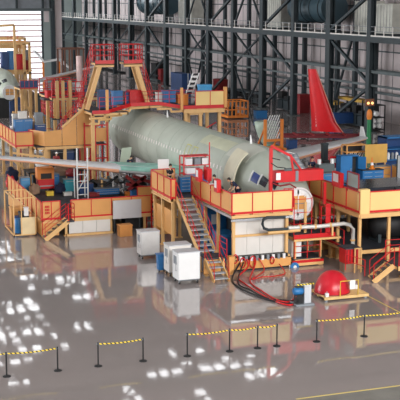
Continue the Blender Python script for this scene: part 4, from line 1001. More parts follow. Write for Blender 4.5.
def tower(x0, x1, lx0, lx1, sgn, lab):
    t = thing('access_tower', lab, 'tower', ((lx0 + lx1) / 2, 88, 6.3))
    deck(t, x0, x1, 87.6, 89.0, 10.05); MB().box(x0, x1, 87.55, 87.62, 9.92, 10.22, red).build('red_edge', t); MB().box(x0, x1, 87.6, 87.7, 9.66, 9.9, tanm).build('cross_beam', t)
    for y in (87.8, 88.8): MB().bar((lx0, y, 6.25), (lx1, y, 9.85), .32, .28, tanm).build('leg', t)
    rails(t, [(x0, 87.6), (x1, 87.6), (x1, 89.0), (x0, 89.0), (x0, 87.6)], 10.1, h=1.35, sp=.65, lv=(.35, .68, 1.0), r=.036)
    # caged stair on the outer side
    ox = x0 if sgn < 0 else x1; fx = ox + sgn * 1.1
    rails(t, [(ox, 89.1, 10.1), (fx, 89.1, 6.4)], h=1.2, sp=.9, lv=(.5, 1.0)); rails(t, [(ox, 88.5, 10.1), (fx, 88.5, 6.4)], h=1.2, sp=.9, lv=(.5, 1.0))
    w = MB()
    for k in range(12): u = k / 12; w.box(ox + (fx - ox) * u - .1, ox + (fx - ox) * u + .1, 88.5, 89.1, 10 - 3.6 * u, 10.04 - 3.6 * u, dred)
    w.build('tread_flight', t)
tower(22.45, 24.0, 21.75, 22.9, -1, 'left of the two red railed towers on tan legs above the fuselage')
tower(24.85, 26.4, 27.0, 25.9, 1, 'right of the two red railed towers on tan legs above the fuselage')
# items on the crown deck
for (x, y, z, a, c, h, m, l) in ((22.9, 88.2, 6.3, .9, .7, 1.5, dblue, 'dark blue box with red cloth on the crown walkway between the tower legs, left'), (24.3, 89, 6.3, .8, .7, 1.3, blue, 'blue cabinet on the crown walkway, middle left'), (25.6, 88.6, 6.55, 1.3, .8, 1.1, red, 'red chest on the crown walkway between the towers'),
                                (28.6, 88.6, 6.55, 1.0, .8, 1.0, blue, 'blue chest on the crown walkway right of the right tower'), (29.7, 88.3, 6.3, .9, .8, .9, orange, 'orange chest on the crown walkway left of the tan fence'),
                                (31.6, 88, 6.3, 1.0, .8, 1.7, M('sky_blue', (50, 150, 205), .4), 'bright blue box standing behind the upper tan fence')):
    crate((x, y, z), a, c, h, m, l)
lump(168, 92, 7.3, .6, .4, .35, offw, 'white cloth heap on the upper fence', 'cloth_heap', 'cloth') if False else None
t = thing('striped_ladder', 'white and black chequered slanting step unit above the crown walkway', 'ladder', (30.3, 91, 6.3))
w = MB(); a = AY(186, 94, 91); c = AY(193, 73, 91); dx = .55
for k in range(9):
    u = k / 9; q = a.lerp(c, u); w.box(q.x, q.x + dx, 91, 91.2, q.z, q.z + .14, white if k % 2 else black)
w.bar(a, c, .08, .08, white); w.bar(a + V((dx, 0, 0)), c + V((dx, 0, 0)), .08, .08, white); w.build('step', t); MB().bar((a.x + .3, 91.3, 6.2), (a.x + .3, 91.3, c.z), .06, .06, greym).build('prop', t)

# ---------------------------------------------------------------- docks around the farther aircraft and mid background
def frame_dock(px0, py0, px1, py1, y, dz, lab, m=tanm, nx=2, name='tan_frame', s=.32, fr=None):
    a = AY(px0, py0, y); c = AY(px1, py1, y); t = thing(name, lab, 'frame', ((a.x + c.x) / 2, y + dz / 2, 0))
    for yy in (y, y + dz):
        for u in (fr or [i / nx for i in range(nx + 1)]):
            x = a.x + (c.x - a.x) * u; MB().box(x - s / 2, x + s / 2, yy - s / 2, yy + s / 2, 0, a.z, m).build('leg', t)
    w = MB()
    for z in (a.z, c.z):
        for yy in (y, y + dz): w.bar((a.x - s / 2, yy, z), (c.x + s / 2, yy, z), s, s, m)
        for x in (a.x, c.x): w.bar((x, y, z), (x, y + dz, z), s, s, m)
    w.build('cross_beam', t); return t
frame_dock(-14, 44, 30, 73, 154, 5, 'large tan steel frame around the farther aircraft nose', fr=(0, .87, 1))
frame_dock(-14, 39, 25, 47, 161, 4, 'tan upper frame behind the farther aircraft nose', fr=(0, 1))
t = thing('jib_crane', 'tan tall jib with arm at the top left before the bright door', 'crane', (27, 150, 0))
w = MB(); a = AY(14, 25, 150); c = AY(-4, 26, 150); w.bar((a.x, 150, 0), a, .3, .3, tanm); w.bar(a, c, .3, .3, tanm); w.build('jib', t); MB().box(a.x - .5, a.x + .5, 149.5, 150.5, 0, .15, tanm).build('base_plate', t)
t = thing('upper_deck', 'flat tan deck with red railings on top of the farther frames', 'platform', (25.5, 156, 9))
a = AY(-14, 42, 154); c = AY(27, 41, 154); MB().box(a.x, c.x, 155, 158, a.z - .2, a.z, tan).build('deck_plate', t); rails(t, [(AY(8, 40, 155).x, 155.1), (AY(18, 40, 155).x, 155.1)], a.z, h=1.3, sp=.5)
for x in (a.x + .4, c.x - .4):
    for yy in (155.3, 157.7): MB().bar((x, yy, a.z - 1), (x, yy, a.z), .3, .3, tan).build('leg', t)
def bgbox(px0, px1, pyt, pyb, z0, m, lab, name='storage_box', cat='box', d_=1.2):
    g = G((px0 + px1) / 2, pyb, z0); a = AY(px0, pyb, g.y); c = AY(px1, pyt, g.y)
    return crate((a.x, g.y, z0), c.x - a.x, d_, max(.2, c.z - z0), m, lab, name, cat)
for a in ((2, 8, 52, 68, 3.3, dblue, 'dark box among tan frames above the left nose'), (9, 15, 51, 66, 3.3, blue, 'blue box among tan frames above the left nose'), (16, 22, 54, 70, 3.3, red, 'red cloth box among tan frames above the left nose'), (24, 29, 50, 60, 3.3, greym, 'grey round topped box in the tan frame bay'), (24, 30, 60, 71, 3.3, dred, 'dark red box in the tan frame bay')): 
    p = AY(a[0], 69.5 if a[0] < 23 else a[3], 156); q = AY(a[1], a[2], 156); o = crate((p.x, 155.6, p.z), q.x - p.x, 1.5, q.z - p.z, a[5], a[6])
t = thing('mid_shelf', 'tan and dark shelf carrying the boxes above the left nose', 'shelf', (25.5, 156, 0))
w = MB(); p = AY(-8, 70, 156); q = AY(31, 70, 156); w.box(p.x, q.x, 155.3, 157.6, p.z - .25, p.z - .02, tanm)
for x in (p.x, q.x - .3): w.box(x, x + .25, 155.4, 155.65, 0, p.z - .2, tanm)
w.build('deck_plate', t)
# blue/red dock right of the farther nose
t = thing('small_dock', 'blue panelled platform on tan legs right of the farther nose', 'platform', (29, 128, 0))
p = AY(20, 81, 125); q = AY(38, 88, 125); fence(t, (p.x, 125), (q.x, 125), q.z, 4, h=p.z - q.z, m=dblue); deck(t, p.x, q.x, 125, 129, q.z)
legs(t, [(p.x + .2, 125.2), (q.x - .2, 125.2), (p.x + .2, 128.8), (q.x - .2, 128.8)], q.z, .28); w = MB(); w.bar((p.x, 125.1, q.z - .4), (q.x, 125.1, .4), .2, .2, tanm); w.build('brace', t)
# second rear dock with many red rails, between towers and the farther wing
t = thing('rear_dock', 'crowded red railed dock behind the left tower', 'platform', (28, 108, 0))
p = AY(52, 98, 104); q = AY(84, 98, 104); X0, X1, Z = p.x, q.x, p.z
deck(t, X0, X1, 104, 110, Z, tanm); legs(t, [(X0 + .3, 104.2), ((X0 + X1) / 2, 104.2), (X1 - .3, 104.2), (X0 + .3, 109.7), (X1 - .3, 109.7)], Z, .28)
for zz, yy in ((Z, 104.05), (Z, 107), (Z, 109.8)): rails(t, [(X0, yy), (X1, yy)], zz, h=1.5, sp=.8, lv=(.3, .6, 1.0), kick=True, r=.05)
rails(t, [(X0, 104.1), (X1, 104.1)], Z - 1.9, h=1.5, sp=.7, lv=(.3, .6, 1), kick=True, r=.05); MB().box(X0, X1, 104, 110, Z - 2.1, Z - 1.95, deckm).build('deck_plate', t)
rails(t, [(X0, 104.1), (X0, 109)], Z - 1.9, h=1.5, sp=.7, r=.05)
w = MB()
for u in (.12, .3, .52): x = X0 + (X1 - X0) * u; w.box(x, x + .28, 103.9, 104.15, Z - 2, Z + 1.6, tanm)
w.build('tan_post', t)
for px0, px1, pt, pb, m, l in ((46, 50, 90, 98, red, 'red round box left of the crowded red dock'), (56, 62, 83, 91, dred, 'dark red cart on the crowded red dock, leftmost'), (64, 69, 82, 90, dblue, 'dark blue box on the crowded red dock'), (74, 80, 83, 90, white, 'white screened box on the crowded red dock'), (76, 83, 93, 103, red, 'red chest at the head of the left ramp'), (84, 90, 88, 98, dblue, 'dark blue box right of the red chest at the ramp head')):
    p = AY(px0, pb, 106); q = AY(px1, pt, 106); o = crate((p.x, 105.4, p.z), q.x - p.x, 1.2, q.z - p.z, m, l)
t = thing('side_shelf', 'dark plate shelf carrying the boxes of the crowded red dock', 'shelf', (27, 106, 0))
p = AY(44, 98.5, 105); MB().box(p.x, AY(52, 98, 105).x, 105, 107, p.z - .2, p.z - .01, deckm).build('deck_plate', t); MB().box(p.x + .3, p.x + .6, 105.3, 105.6, 0, p.z - .2, tanm).build('leg', t)
t = thing('box_stand', 'tan stand under the dark blue box by the ramp head', 'stand', (26.5, 106, 0))
MB().box(25.9, 27.4, 105.3, 106.7, 5.45, 5.58, tanm).build('shelf_plate', t)
for x in (26.0, 27.2): MB().box(x, x + .15, 105.9, 106.05, 0, 5.45, tanm).build('leg', t)
frame_dock(62, 49, 84, 76, 165, 3, 'rusty thin frame rack in front of the side wall, upper left', m=M('rust', (128, 88, 72), .7), nx=3, s=.22, name='rack_frame')
t = thing('white_post', 'white and pink round post before the side aisle, left of the left tower', 'post', G(79, 90))
p = AY(79.5, 78, 150); MB().lathe([(.42, 0), (.42, AY(79, 56, 150).z)], (p.x, 150, 0), M('pinkish', (226, 196, 192), .6), 14).build('shaft', t); MB().lathe([(.6, 0), (.6, .15)], (p.x, 150, 0), greym, 14).build('foot', t)

for px0, px1, pt, pb, m, l in ((-6, 9, 98, 118, black, 'large black filler block added over bright floor at the left edge'), (10, 21, 98, 112, dblue, 'dark blue filler block added over bright floor left of the upper left platform cabinets'), (23, 34, 92, 104, clut, 'brown wrapped container below the small blue panelled platform'), (37, 50, 94, 112, dark, 'dark grey container on the floor left of the crowded red dock')):
    g_ = G((px0 + px1) / 2, pb, 0); p = AY(px0, pb, g_.y); q = AY(px1, pt, g_.y); crate((p.x, g_.y, 0), q.x - p.x, 2.0, q.z, m, l, 'container', 'container')  # dark row added to cover the bright door reflection on the floor
# objects on the open floor behind the fuselage
t = thing('order_picker_cage', 'orange wire cage platform on the floor behind the fuselage', 'cage', (53, 133, 0))
w = MB(); a = AY(228, 118, 132); c = AY(248, 101, 132); zb = a.z if a.z > 0 else .2
for x in [a.x + (c.x - a.x) * k / 5 for k in range(6)]:
    for y in (132, 134.5): w.bar((x, y, .15), (x, y, c.z), .11, .11, orange)
for z in (.4, 1.2, c.z):
    for y in (132, 134.5): w.bar((a.x, y, z), (c.x, y, z), .12, .12, orange)
    for x in (a.x, c.x): w.bar((x, 132, z), (x, 134.5, z), .12, .12, orange)
w.build('frame', t); MB().box(a.x, c.x, 132, 134.5, .15, .4, orange).build('base', t)
crate((a.x + .5, 132.5, .4), .9, .8, 1.1, black, 'dark box inside the orange wire cage'); crate((55.0, 131.9, 0), 1.5, 1, .95, blue, 'blue box on the floor right of the orange wire cage')
crate((51.2, 140, 0), 1.8, 1.4, 1.6, greym, 'grey crate on the floor left of the orange wire cage')
t = thing('engine_cowling', 'pale green rounded cowling resting behind an orange stand', 'cowling', (44.6, 107, 0))
w = MB(); a = AY(237, 131, 106); rings = []
cx = AY(268, 131, 107); R0 = 1.2
for r, h in ((.2, -1.5), (.6, -1.3), (.95, -.6), (1.15, .3), (1.2, .95), (1.0, 1.05)):
    rings.append([V((cx.x - .12 * (h + 1.5) + r * math.cos(2 * PI * k / 28), 107 + r * .9 * math.sin(2 * PI * k / 28), cx.z + h)) for k in range(28)])
w.loft(rings, M('pale_cowl', (182, 200, 184), .45), cap=True); w.build('shell', t); w = MB(); w.lathe([(.5, 0), (.3, cx.z - 1.3)], (cx.x, 107, 0), tealp, 20); w.build('pedestal', t)
t = thing('cowling_stand', 'orange upright stand with white netting in front of the pale cowling', 'stand', (45.5, 104, 0))
a = AY(265, 148, 103); c = AY(282, 119, 103); w = MB()
for x in (a.x, c.x): w.bar((x, 103, .1), (x, 103, c.z), .26, .26, orange)
for z in (.25, 1.0): w.bar((a.x, 103, z), (c.x, 103, z), .25, .25, orange)
for x in (a.x, c.x): w.bar((x, 102, .15), (x, 105.2, .15), .22, .22, orange); w.bar((x, 105, .15), (x, 103, 2.4), .14, .14, orange)
w.build('frame', t); w = MB(); n = 5
for k in range(n):
    for j in range(4):
        x0 = a.x + (c.x - a.x) * (.15 + .7 * k / n); z0 = 1.1 + j * .62; w.bar((x0, 103, z0), (x0 + .28, 103, z0 + .6), .07, .07, white); w.bar((x0 + .28, 103, z0), (x0, 103, z0 + .6), .06, .06, greym)
w.build('netting', t)
crate((46.6, 103, 0), .9, .8, .9, dblue, 'dark blue box at the foot of the orange stand')
# green mast with lamps
t = thing('signal_mast', 'green mast with orange top and two lit lamps behind the wing tip', 'mast', (53.9, 100, 0))
m0 = AY(368, 165, 96); zt = AY(369, 100, 96).z; x = m0.x
MB().tube([(x, 96, 0), (x, 96, zt - 1.9)], [.28, .2], greenpole, 10).build('pole', t); MB().lathe([(.5, 0), (.45, .12)], (x, 96, 0), greenpole, 14).build('base', t)
MB().lathe([(.2, 0), (.28, .3), (.24, .8), (.1, 1.0)], (x, 96, zt - 1.9), orange, 12).build('orange_cap', t); MB().box(x - .45, x + .45, 95.9, 96.1, zt - .6, zt + .1, M('brown_case', (120, 72, 46), .6)).build('lamp_case', t)
lampm = emit('warm_lamp', (255, 190, 120), 1.6)
for s in (-1, 1): MB().lathe([(.13, -.05), (.13, 0)], (x + s * .22, 95.89, zt - .3), lampm, 12, 'y').build('lamp', t)
# black rack with white barrels
t = thing('barrel_rack', 'black rack against the side wall holding white barrels', 'rack', (64.5, 117, 0))
a = AY(371, 129, 114); c = AY(385, 105, 114); w = MB()
for x in (a.x, c.x): w.bar((x, 114, 0), (x, 114, c.z), .12, .12, black); w.bar((x, 115.5, 0), (x, 115.5, c.z), .12, .12, black)
zs = [.1, c.z * .5, c.z * .97]
for z in zs: w.box(a.x, c.x, 114, 115.5, z, z + .12, black)
w.box(a.x, c.x, 115.5, 115.6, 0, c.z, black); w.build('frame', t)
for i, (u, z) in enumerate(((.28, .22), (.72, .22), (.28, c.z * .24 + .1), (.72, c.z * .24 + .1), (.5, c.z * .5 + .12))):
    x = a.x + (c.x - a.x) * u; tt = thing('barrel', ['white barrel low left in the black rack', 'white barrel low right in the black rack', 'white barrel upper left of the four in the black rack', 'white barrel upper right of the four in the black rack', 'white barrel alone on the top shelf of the black rack'][i], 'barrel', (x, 114.7, z), group='white barrels in the black rack')
    MB().lathe([(.2, -.55), (.30, -.45), (.32, .3), (.2, .45)], (x, 114.7, z + .36), white, 16, 'y').build('shell', tt); MB().lathe([(.33, -.2), (.33, -.12)], (x, 114.7, z + .36), greym, 16, 'y').build('hoop', tt)
o = MB().box(67.9, 68.38, 112.2, 114.6, .0, 3.0, M('grey_door', (122, 138, 144), .5)); o.box(67.86, 67.9, 112.5, 112.7, 1.3, 1.6, steel)
struct(o.build('door_2'))
# benches and racks along the side aisle
def aisle(px0, px1, pt, pb, X, m, topm, lab, name='storage_rack', cat='rack'):
    g = AX((px0 + px1) / 2, pb, X); y1 = AX(px0, pb, X).y; y0 = AX(px1, pb, X).y; zt = AX((px0 + px1) / 2, pt, X).z
    t = thing(name, lab, cat, (X + .6, (y0 + y1) / 2, 0)); w = MB()
    for y in (y0, y1): 
        for x in (X, X + 1.2): w.bar((x, y, 0), (x, y, zt), .14, .14, m)
    w.box(X, X + 1.2, y0, y1, zt * .45, zt * .45 + .1, m); w.box(X, X + 1.2, y0, y1, .15, .28, m); w.build('frame', t)
    MB().box(X - .05, X + 1.25, y0 - .05, y1 + .05, zt - .35, zt, topm).build('top_load', t)
    w = MB(); n = max(2, int((y1 - y0) / 1.4))
    for k in range(n):
        yy = y0 + (y1 - y0) * k / n; w.box(X + .1, X + 1.1, yy + .15, yy + (y1 - y0) / n - .15, .28, zt * .42, m); w.box(X + .1, X + 1.1, yy + .2, yy + (y1 - y0) / n - .3, zt * .45 + .1, zt * (.6 + .15 * (k % 2)), black)
    w.build('load', t)
    return t
aisle(338, 362, 98, 124, 62.5, dark, M('mustard', (190, 150, 60), .6), 'dark rack with mustard yellow top load behind the red fin, right of two')
aisle(322, 335, 101, 120, 64.5, dark, MATS['mustard'], 'dark rack with mustard yellow top load near the fin edge, left of two')
crate(tuple(AX(334, 124, 60.0)), 2.6, 1.2, 1.3, dblue, 'dark blue long box on the floor right of the red fin'); 
aisle(276, 288, 86, 104, 62.5, dark, greym, 'dark rack with grey top between columns, left of the red fin')
aisle(252, 262, 92, 106, 62.5, dark, dark, 'dark low rack behind the big column above the blue box')
aisle(236, 250, 90, 106, 64.5, black, dark, 'black loaded rack behind the orange wire cage')
aisle(216, 230, 88, 104, 64.5, black, darkg, 'black rack right of the upper tan fence')
aisle(140, 158, 78, 92, 62.5, black, darkg, 'dark rack right of the right tower, left of the big blue box')
aisle(100, 120, 70, 86, 62.5, dark, black, 'black rack seen between the two towers')
for px0, px1, pt, pb, X, m, l in ((171, 182, 73, 92, 58, dblue, 'large dark blue container behind the crown walkway by the columns'), (151, 156, 63, 74, 63, black, 'black box high on a shelf right of the right tower'), (158, 161, 69, 76, 63, dred, 'small dark red box beside the wall right of the right tower'), (213, 219, 79, 87, 63, dred, 'dark red box left of the big centre column'), (296, 300, 94, 106, 63, dred, 'dark red drum box at the foot of the column left of the fin')):
    g = AX((px0 + px1) / 2, pb, X); y1 = AX(px0, pb, X).y; y0 = AX(px1, pb, X).y; zt = AX((px0 + px1) / 2, pt, X).z
    crate((X, y0, max(0, g.z - .0) if g.z > 3 else 0), 1.5, max(.8, y1 - y0), zt - (g.z if g.z > 3 else 0), m, l)
t = thing('bracket_shelf', 'steel wall bracket shelf holding the high black box', 'shelf', (63.5, 150, 0))
a = AX(151, 74, 62.8); w = MB(); w.box(62.8, 65, AX(156, 74, 62.8).y - 1, a.y + 1, a.z - .2, a.z - .02, dark); w.bar((63, a.y, 0), (63, a.y, a.z - .1), .2, .2, dark); w.bar((64.8, a.y, 0), (64.8, a.y, a.z - .1), .2, .2, dark); w.build('bracket', t)

# ---------------------------------------------------------------- carts, dome, pump, stanchions
def cart(x0, x1, y0, d_, h, lab, m=white, grp=None):
    t = thing('equipment_cart', lab, 'cart', ((x0 + x1) / 2, y0 + d_ / 2, 0), 0, grp)
    MB().box(x0, x1, y0, y0 + d_, .25, h, m).build('body', t, bevel=.03); MB().box(x0 - .03, x1 + .03, y0 - .03, y0 + d_ + .03, h, h + .05, silver).build('lid', t, bevel=.02)
    MB().box(x0 + .02, x1 - .02, y0 + .02, y0 + d_ - .02, .2, .25, dark).build('chassis', t)
    w = MB(); w.box(x0 - .012, x0, y0 + d_ * .25, y0 + d_ * .75, h * .62, h * .88, greym); w.build('vent', t)
    MB().tube([(x0 - .02, y0 + .12, h * .45), (x0 - .1, y0 + .12, h * .45), (x0 - .1, y0 + .12, h * .7), (x0 - .02, y0 + .12, h * .7)], .018, steel).build('handle', t)
    w = MB(); w.box(x0 + .04, x1 - .04, y0 - .008, y0, .22, .24, greym); w.box(x0 + .04, x0 + .05, y0 - .008, y0, .22, h - .06, greym); w.box(x1 - .05, x1 - .04, y0 - .008, y0, .22, h - .06, greym); w.build('door_seam', t)
    for x in (x0 + .12, x1 - .12):
        for y in (y0 + .12, y0 + d_ - .12):
            w = MB(); w.lathe([(.09, -.03), (.09, .03)], (x, y, .09), black, 12, 'x'); w.box(x - .045, x + .045, y - .03, y + .03, .1, .21, steel); w.build('caster', t)
cart(18.36, 19.62, 54.7, .95, 1.72, 'plain white wheeled cabinet, nearest of the three carts')
cart(18.45, 19.75, 56.5, .95, 1.72, 'wheeled cabinet half hidden behind the nearest white cart', offw)
cart(18.2, 19.36, 61.0, .9, 1.62, 'silvery wheeled cabinet standing apart on the left, farthest of the carts', M('brushed_white', (206, 204, 202), .35, .15))
t = thing('blue_bin', 'blue plastic bin on wheels between the silvery and white carts', 'bin', (18.3, 59, 0))
bx = 18.22; by = 57.75
MB().prism([(bx + .05, by, .1), (bx + .4, by, .1), (bx + .45, by, .95), (bx, by, .95)], (0, .45, 0), blue).build('body', t, bevel=.03); MB().box(bx - .03, bx + .48, by - .05, by + .5, .95, 1.02, blue).build('lid', t, bevel=.02)
for k in (.08, .36): MB().lathe([(.08, -.03), (.08, .03)], (bx + k, by + .1, .08), black, 10, 'x').build('wheel', t)

t = thing('pallet', 'flat tan wooden pallet under the red dome', 'pallet', (25.5, 49.9, 0))
w = MB(); 
for k in range(7): w.box(24.25, 26.75, 49.0 + k * .27, 49.2 + k * .27, .18, .22, wood)
for y in (49.0, 49.8, 50.65): w.box(24.25, 26.75, y, y + .1, .08, .18, wood)
w.build('boards', t)
for x in (24.35, 26.55):
    for y in (49.05, 50.7): MB().box(x - .06, x + .06, y - .06, y + .06, 0, .08, greym).build('foot', t)
t = thing('nose_cone', 'glossy red dome shaped nose cone cover standing on the pallet', 'nose cone', (25.4, 50, .22))
w = MB(); prof = [(.90, 0), (.90, .12), (.85, .38), (.73, .66), (.56, .88), (.37, 1.02), (.19, 1.08), (.02, 1.10)]; w.lathe(prof, (25.15, 50.0, .24), M('dome_red', (200, 20, 40), .3), 36); w.build('dome', t)
MB().lathe([(.93, 0), (.93, .05), (.90, .05)], (25.15, 50.0, .22), dred, 36).build('rim', t)
t = thing('handle_frame', 'yellow tube push frame with white paper in front of the red dome', 'frame', (26, 49.1, .22))
w = MB(); w.tube([(25.1, 48.98, .22), (25.1, 48.98, 1.0), (26.1, 48.98, 1.0), (26.1, 48.98, .22)], .028, yell, 8); w.tube([(26.1, 48.98, 1.0), (26.45, 49.6, .3)], .025, yell, 8); w.build('tube', t); MB().box(25.62, 25.92, 48.94, 48.96, .55, 1.02, white).build('paper', t, 'white paper sheet')
for i, (x, y) in enumerate(((24.35, 49.05), (26.5, 50.0))):
    tt = thing('weight_block', ('small white block on the left corner of the pallet', 'small white block on the right side of the pallet')[i], 'block', (x, y, .22)); MB().box(x, x + .16, y, y + .16, .22, .42, white).build('body', tt, bevel=.02); MB().tube([(x + .03, y + .08, .42), (x + .08, y + .08, .5), (x + .13, y + .08, .42)], .012, steel).build('handle', tt)
t = thing('pump_unit', 'blue motor pump with pale upright block on a grey plate, hoses attached', 'pump', (23, 48.9, 0))
MB().box(22.5, 23.5, 48.6, 49.4, .0, .1, greym).build('base_plate', t, bevel=.02); MB().box(23.0, 23.38, 48.75, 49.15, .1, 1.05, silver).build('pale_block', t, bevel=.02)
w = MB(); w.lathe([(.15, -.25), (.19, -.2), (.19, .2), (.12, .26)], (22.74, 48.95, .72), blue, 16, 'x'); 
w.build('motor', t); MB().box(22.6, 22.95, 48.8, 49.15, .1, .55, black).build('housing', t); MB().box(22.6, 22.98, 48.85, 49.1, .9, .96, dark).build('top_cover', t); MB().box(22.6, 23.5, 48.72, 48.78, 1.06, 1.12, hazard).build('warning_strip', t)
def hose(pts, r, m, lab, name='hose', cat='hose'):
    # smooth curve through the points
    P = [V(p) for p in pts]; out = []
    for i in range(len(P) - 1):
        p0 = P[max(i - 1, 0)]; p1 = P[i]; p2 = P[i + 1]; p3 = P[min(i + 2, len(P) - 1)]
        for k in range(8):
            t_ = k / 8; out.append(.5 * ((2 * p1) + (p2 - p0) * t_ + (2 * p0 - 5 * p1 + 4 * p2 - p3) * t_ ** 2 + (3 * p1 - p0 - 3 * p2 + p3) * t_ ** 3))
    out.append(P[-1]); o = MB().tube(out, r, m, 8).build(name); tag(o, lab, cat); return o
g = lambda a, b_: tuple(G(a, b_, .06))
hose([(23.0, 56.35, .7), (22.95, 56.1, .3), g(238, 277), g(244, 283), g(256, 291), g(268, 298), g(280, 303), g(290, 305), g(296, 302), (22.62, 48.85, .5)], .045, red, 'long red hose sweeping over the floor to the pump, outer loop')
hose([(23.4, 56.35, .7), (23.35, 56.1, .3), g(250, 281), g(262, 291), g(275, 299), g(286, 302), g(294, 299), (22.66, 48.9, .75)], .045, red, 'red hose to the pump running just inside the outer loop')
hose([(23.7, 56.35, .7), (23.9, 56.0, .06), g(252, 279), g(262, 277), g(275, 276), g(285, 273), (24.9, 56.2, .3)], .03, red, 'thin red hose curving back along the dock foot')
hose([(22.6, 56.4, .5), g(232, 279), g(240, 288), g(255, 295), g(270, 300), g(283, 303), g(293, 304), (22.7, 48.75, .3)], .05, black, 'thick black cable beside the red hoses to the pump')
hose([(22.8, 56.4, .5), g(238, 282), g(250, 290), g(266, 298), g(282, 300), g(296, 301), (22.75, 48.85, .4)], .04, black, 'second black cable just inside the first')
for i, (x, r, l) in enumerate(((22.75, .28, 'coiled red hose hanging at the left of the connector strip'), (23.35, .33, 'large coiled red hose hanging beside the left coil'), (24.55, .2, 'small coiled red hose hanging in the middle right of the dock foot'), (22.3, .25, 'red hose loop hanging at the stair corner of the nose platform'))):
    pts = []
    for k in range(25): a = 2 * PI * k / 24 * 1.0; pts.append((x + r * .55 * math.sin(a), 56.36 + .02 * math.sin(3 * a), .5 + (r) * math.cos(a) + (.25 if i == 3 else 0)))
    o = MB().tube(pts, .035, red, 6).build('hose_coil'); tag(o, l, 'hose')

YS = 43.15
px = [(6, 375), (58, 371), (98, 366), (143, 361), (187, 356), (229, 351), (257, 348), (278, 347), (317, 342), (365, 337)]
pos = [(6.5 - 1.5 + 0, )] 
labs = ['leftmost black barrier stanchion on the glossy floor', 'second stanchion from the left, at the end of the first striped belt', 'third stanchion from the left, starting the second striped belt', 'fourth stanchion from the left, ending the second striped belt',
        'fifth stanchion from the left, below the white cart', 'sixth stanchion from the left, right of the white cart', 'seventh stanchion from the left, middle of a close trio', 'eighth stanchion from the left, last before the gap by the pump',
        'ninth stanchion from the left, below the pump unit', 'tenth and rightmost stanchion, below the red dome on the pallet']
XS = [G(*p).x for p in px]
def stanchion_parts(t, x):
    MB().lathe([(.17, 0), (.17, .02), (.13, .045), (.03, .06)], (x, YS, 0), black, 20).build('base', t); MB().tube([(x, YS, .05), (x, YS, .95)], .032, black, 10).build('post', t); MB().lathe([(.04, 0), (.042, .09), (.03, .11)], (x, YS, .92), black, 12).build('belt_head', t)
    for s in (1, -1): MB().box(x + s * .04 - .012, x + s * .04 + .012, YS - .03, YS + .03, .93, 1.0, greym).build('belt_slot', t)
belts = {0: (XS[1], 0), 2: (XS[3], 0), 4: (XS[5], 0), 5: (XS[6], 0), 6: (XS[7], 0), 8: (XS[9], 0), 9: (XS[9] + 2.6, 0)}
for i, x in enumerate(XS):
    t = thing('barrier_stanchion', labs[i], 'stanchion', (x, YS, 0), 0, 'black barrier stanchions across the floor'); stanchion_parts(t, x)
    if i in belts:
        x1 = belts[i][0]; n = 10; w = MB(); P = [(x + (x1 - x) * k / n, YS, .965 - .05 * math.sin(PI * k / n)) for k in range(n + 1)]
        for a, c in zip(P, P[1:]): w.bar(a, c, .012, .055, hazard)
        w.build('belt', t, 'yellow and black striped belt')
    if i == 0: MB().bar((x, YS, .965), (x - 2.2, YS, .94), .012, .055, hazard).build('belt', t, 'yellow and black striped belt')

# small clutter lying on the decks
def small(px, py, z, w_, d_, h, m, lab, name='small_box', cat='box'):
    g_ = G(px, py, z); return crate((g_.x, g_.y, z), w_, d_, h, m, lab, name, cat)
for a in ((17, 196, 1.2, .5, .4, .35, white, 'small white box by the far left corner of the low platform fence'),
          (33, 186, 1.2, .4, .4, .8, dark, 'slim dark box between the light blue cabinet and the red tool chest'),
          (47, 196, 1.2, .5, .4, .3, yell, 'small yellow box on the low platform in front of the blue lockers'),
          (64, 196, 1.2, .6, .35, .25, offw, 'flat pale box at the front of the low platform near the teal chest'),
          (90, 197, 1.2, .7, .4, .3, dred, 'dark red box low at the front right of the white ladder'),
          (126, 197, 1.2, .6, .4, .35, orange, 'small orange box at the front edge of the low platform, under the truss parts'),
          (135, 197, 1.2, .5, .4, .3, offw, 'pale box at the front edge of the low platform, under the red lifting frame'),
          (56, 184, 1.2, .8, .5, 1.0, darkg, 'grey green box behind the blue lockers under the wing'),
          (22, 118, 3.3, .5, .5, 2.2, offw, 'pale upright roll behind the cabinets at the upper left'),
          (30, 116, 3.3, .6, .5, 1.5, clut, 'brown upright package behind the dark blue locker, upper left'),
          (236, 186, 3.3, .3, .3, 1.0, tan, 'thin tan stand on the nose platform beside the bending workers'),
          (246, 184, 3.3, .25, .25, 1.2, wood, 'pale wooden stand below the cockpit windows'),
          (325, 174, 3.3, .5, .4, .9, black, 'black case beside the grey machine with white knobs'),
          (333, 178, 3.3, .5, .4, .6, white, 'white case in front of the blue chest on the right platform'),
          (323, 164, 3.3, .4, .4, 1.5, dark, 'dark upright unit left of the small red sign')):
    if a[0] in (22, 30): crate((16.75 if a[0] == 22 else 18.2, 93.6, 3.3), *a[3:8], 'small_box')
    else: small(*a)
for a in ((118, 104, 6.3, .7, .5, 1.0, dblue, 'dark blue case on the crown walkway under the left tower'), (158, 103, 6.5, .6, .5, .8, offw, 'white case on the crown walkway right of the red chest'), (176, 104, 6.3, .5, .5, 1.1, dred, 'dark red case on the crown walkway beside the tan post'), (208, 91, 7.6, .5, .4, .25, offw, 'flat white package on top edge behind the upper tan fence')):
    g_ = G(a[0], a[1], a[2]); crate((g_.x, 88.6 + (a[0] % 3) * .3, 6.55 if 24.6 < g_.x < 29.6 else 6.2), a[3], a[4], a[5] + (.6 if a[0] == 208 else 0), a[6], a[7], 'small_case', 'case')

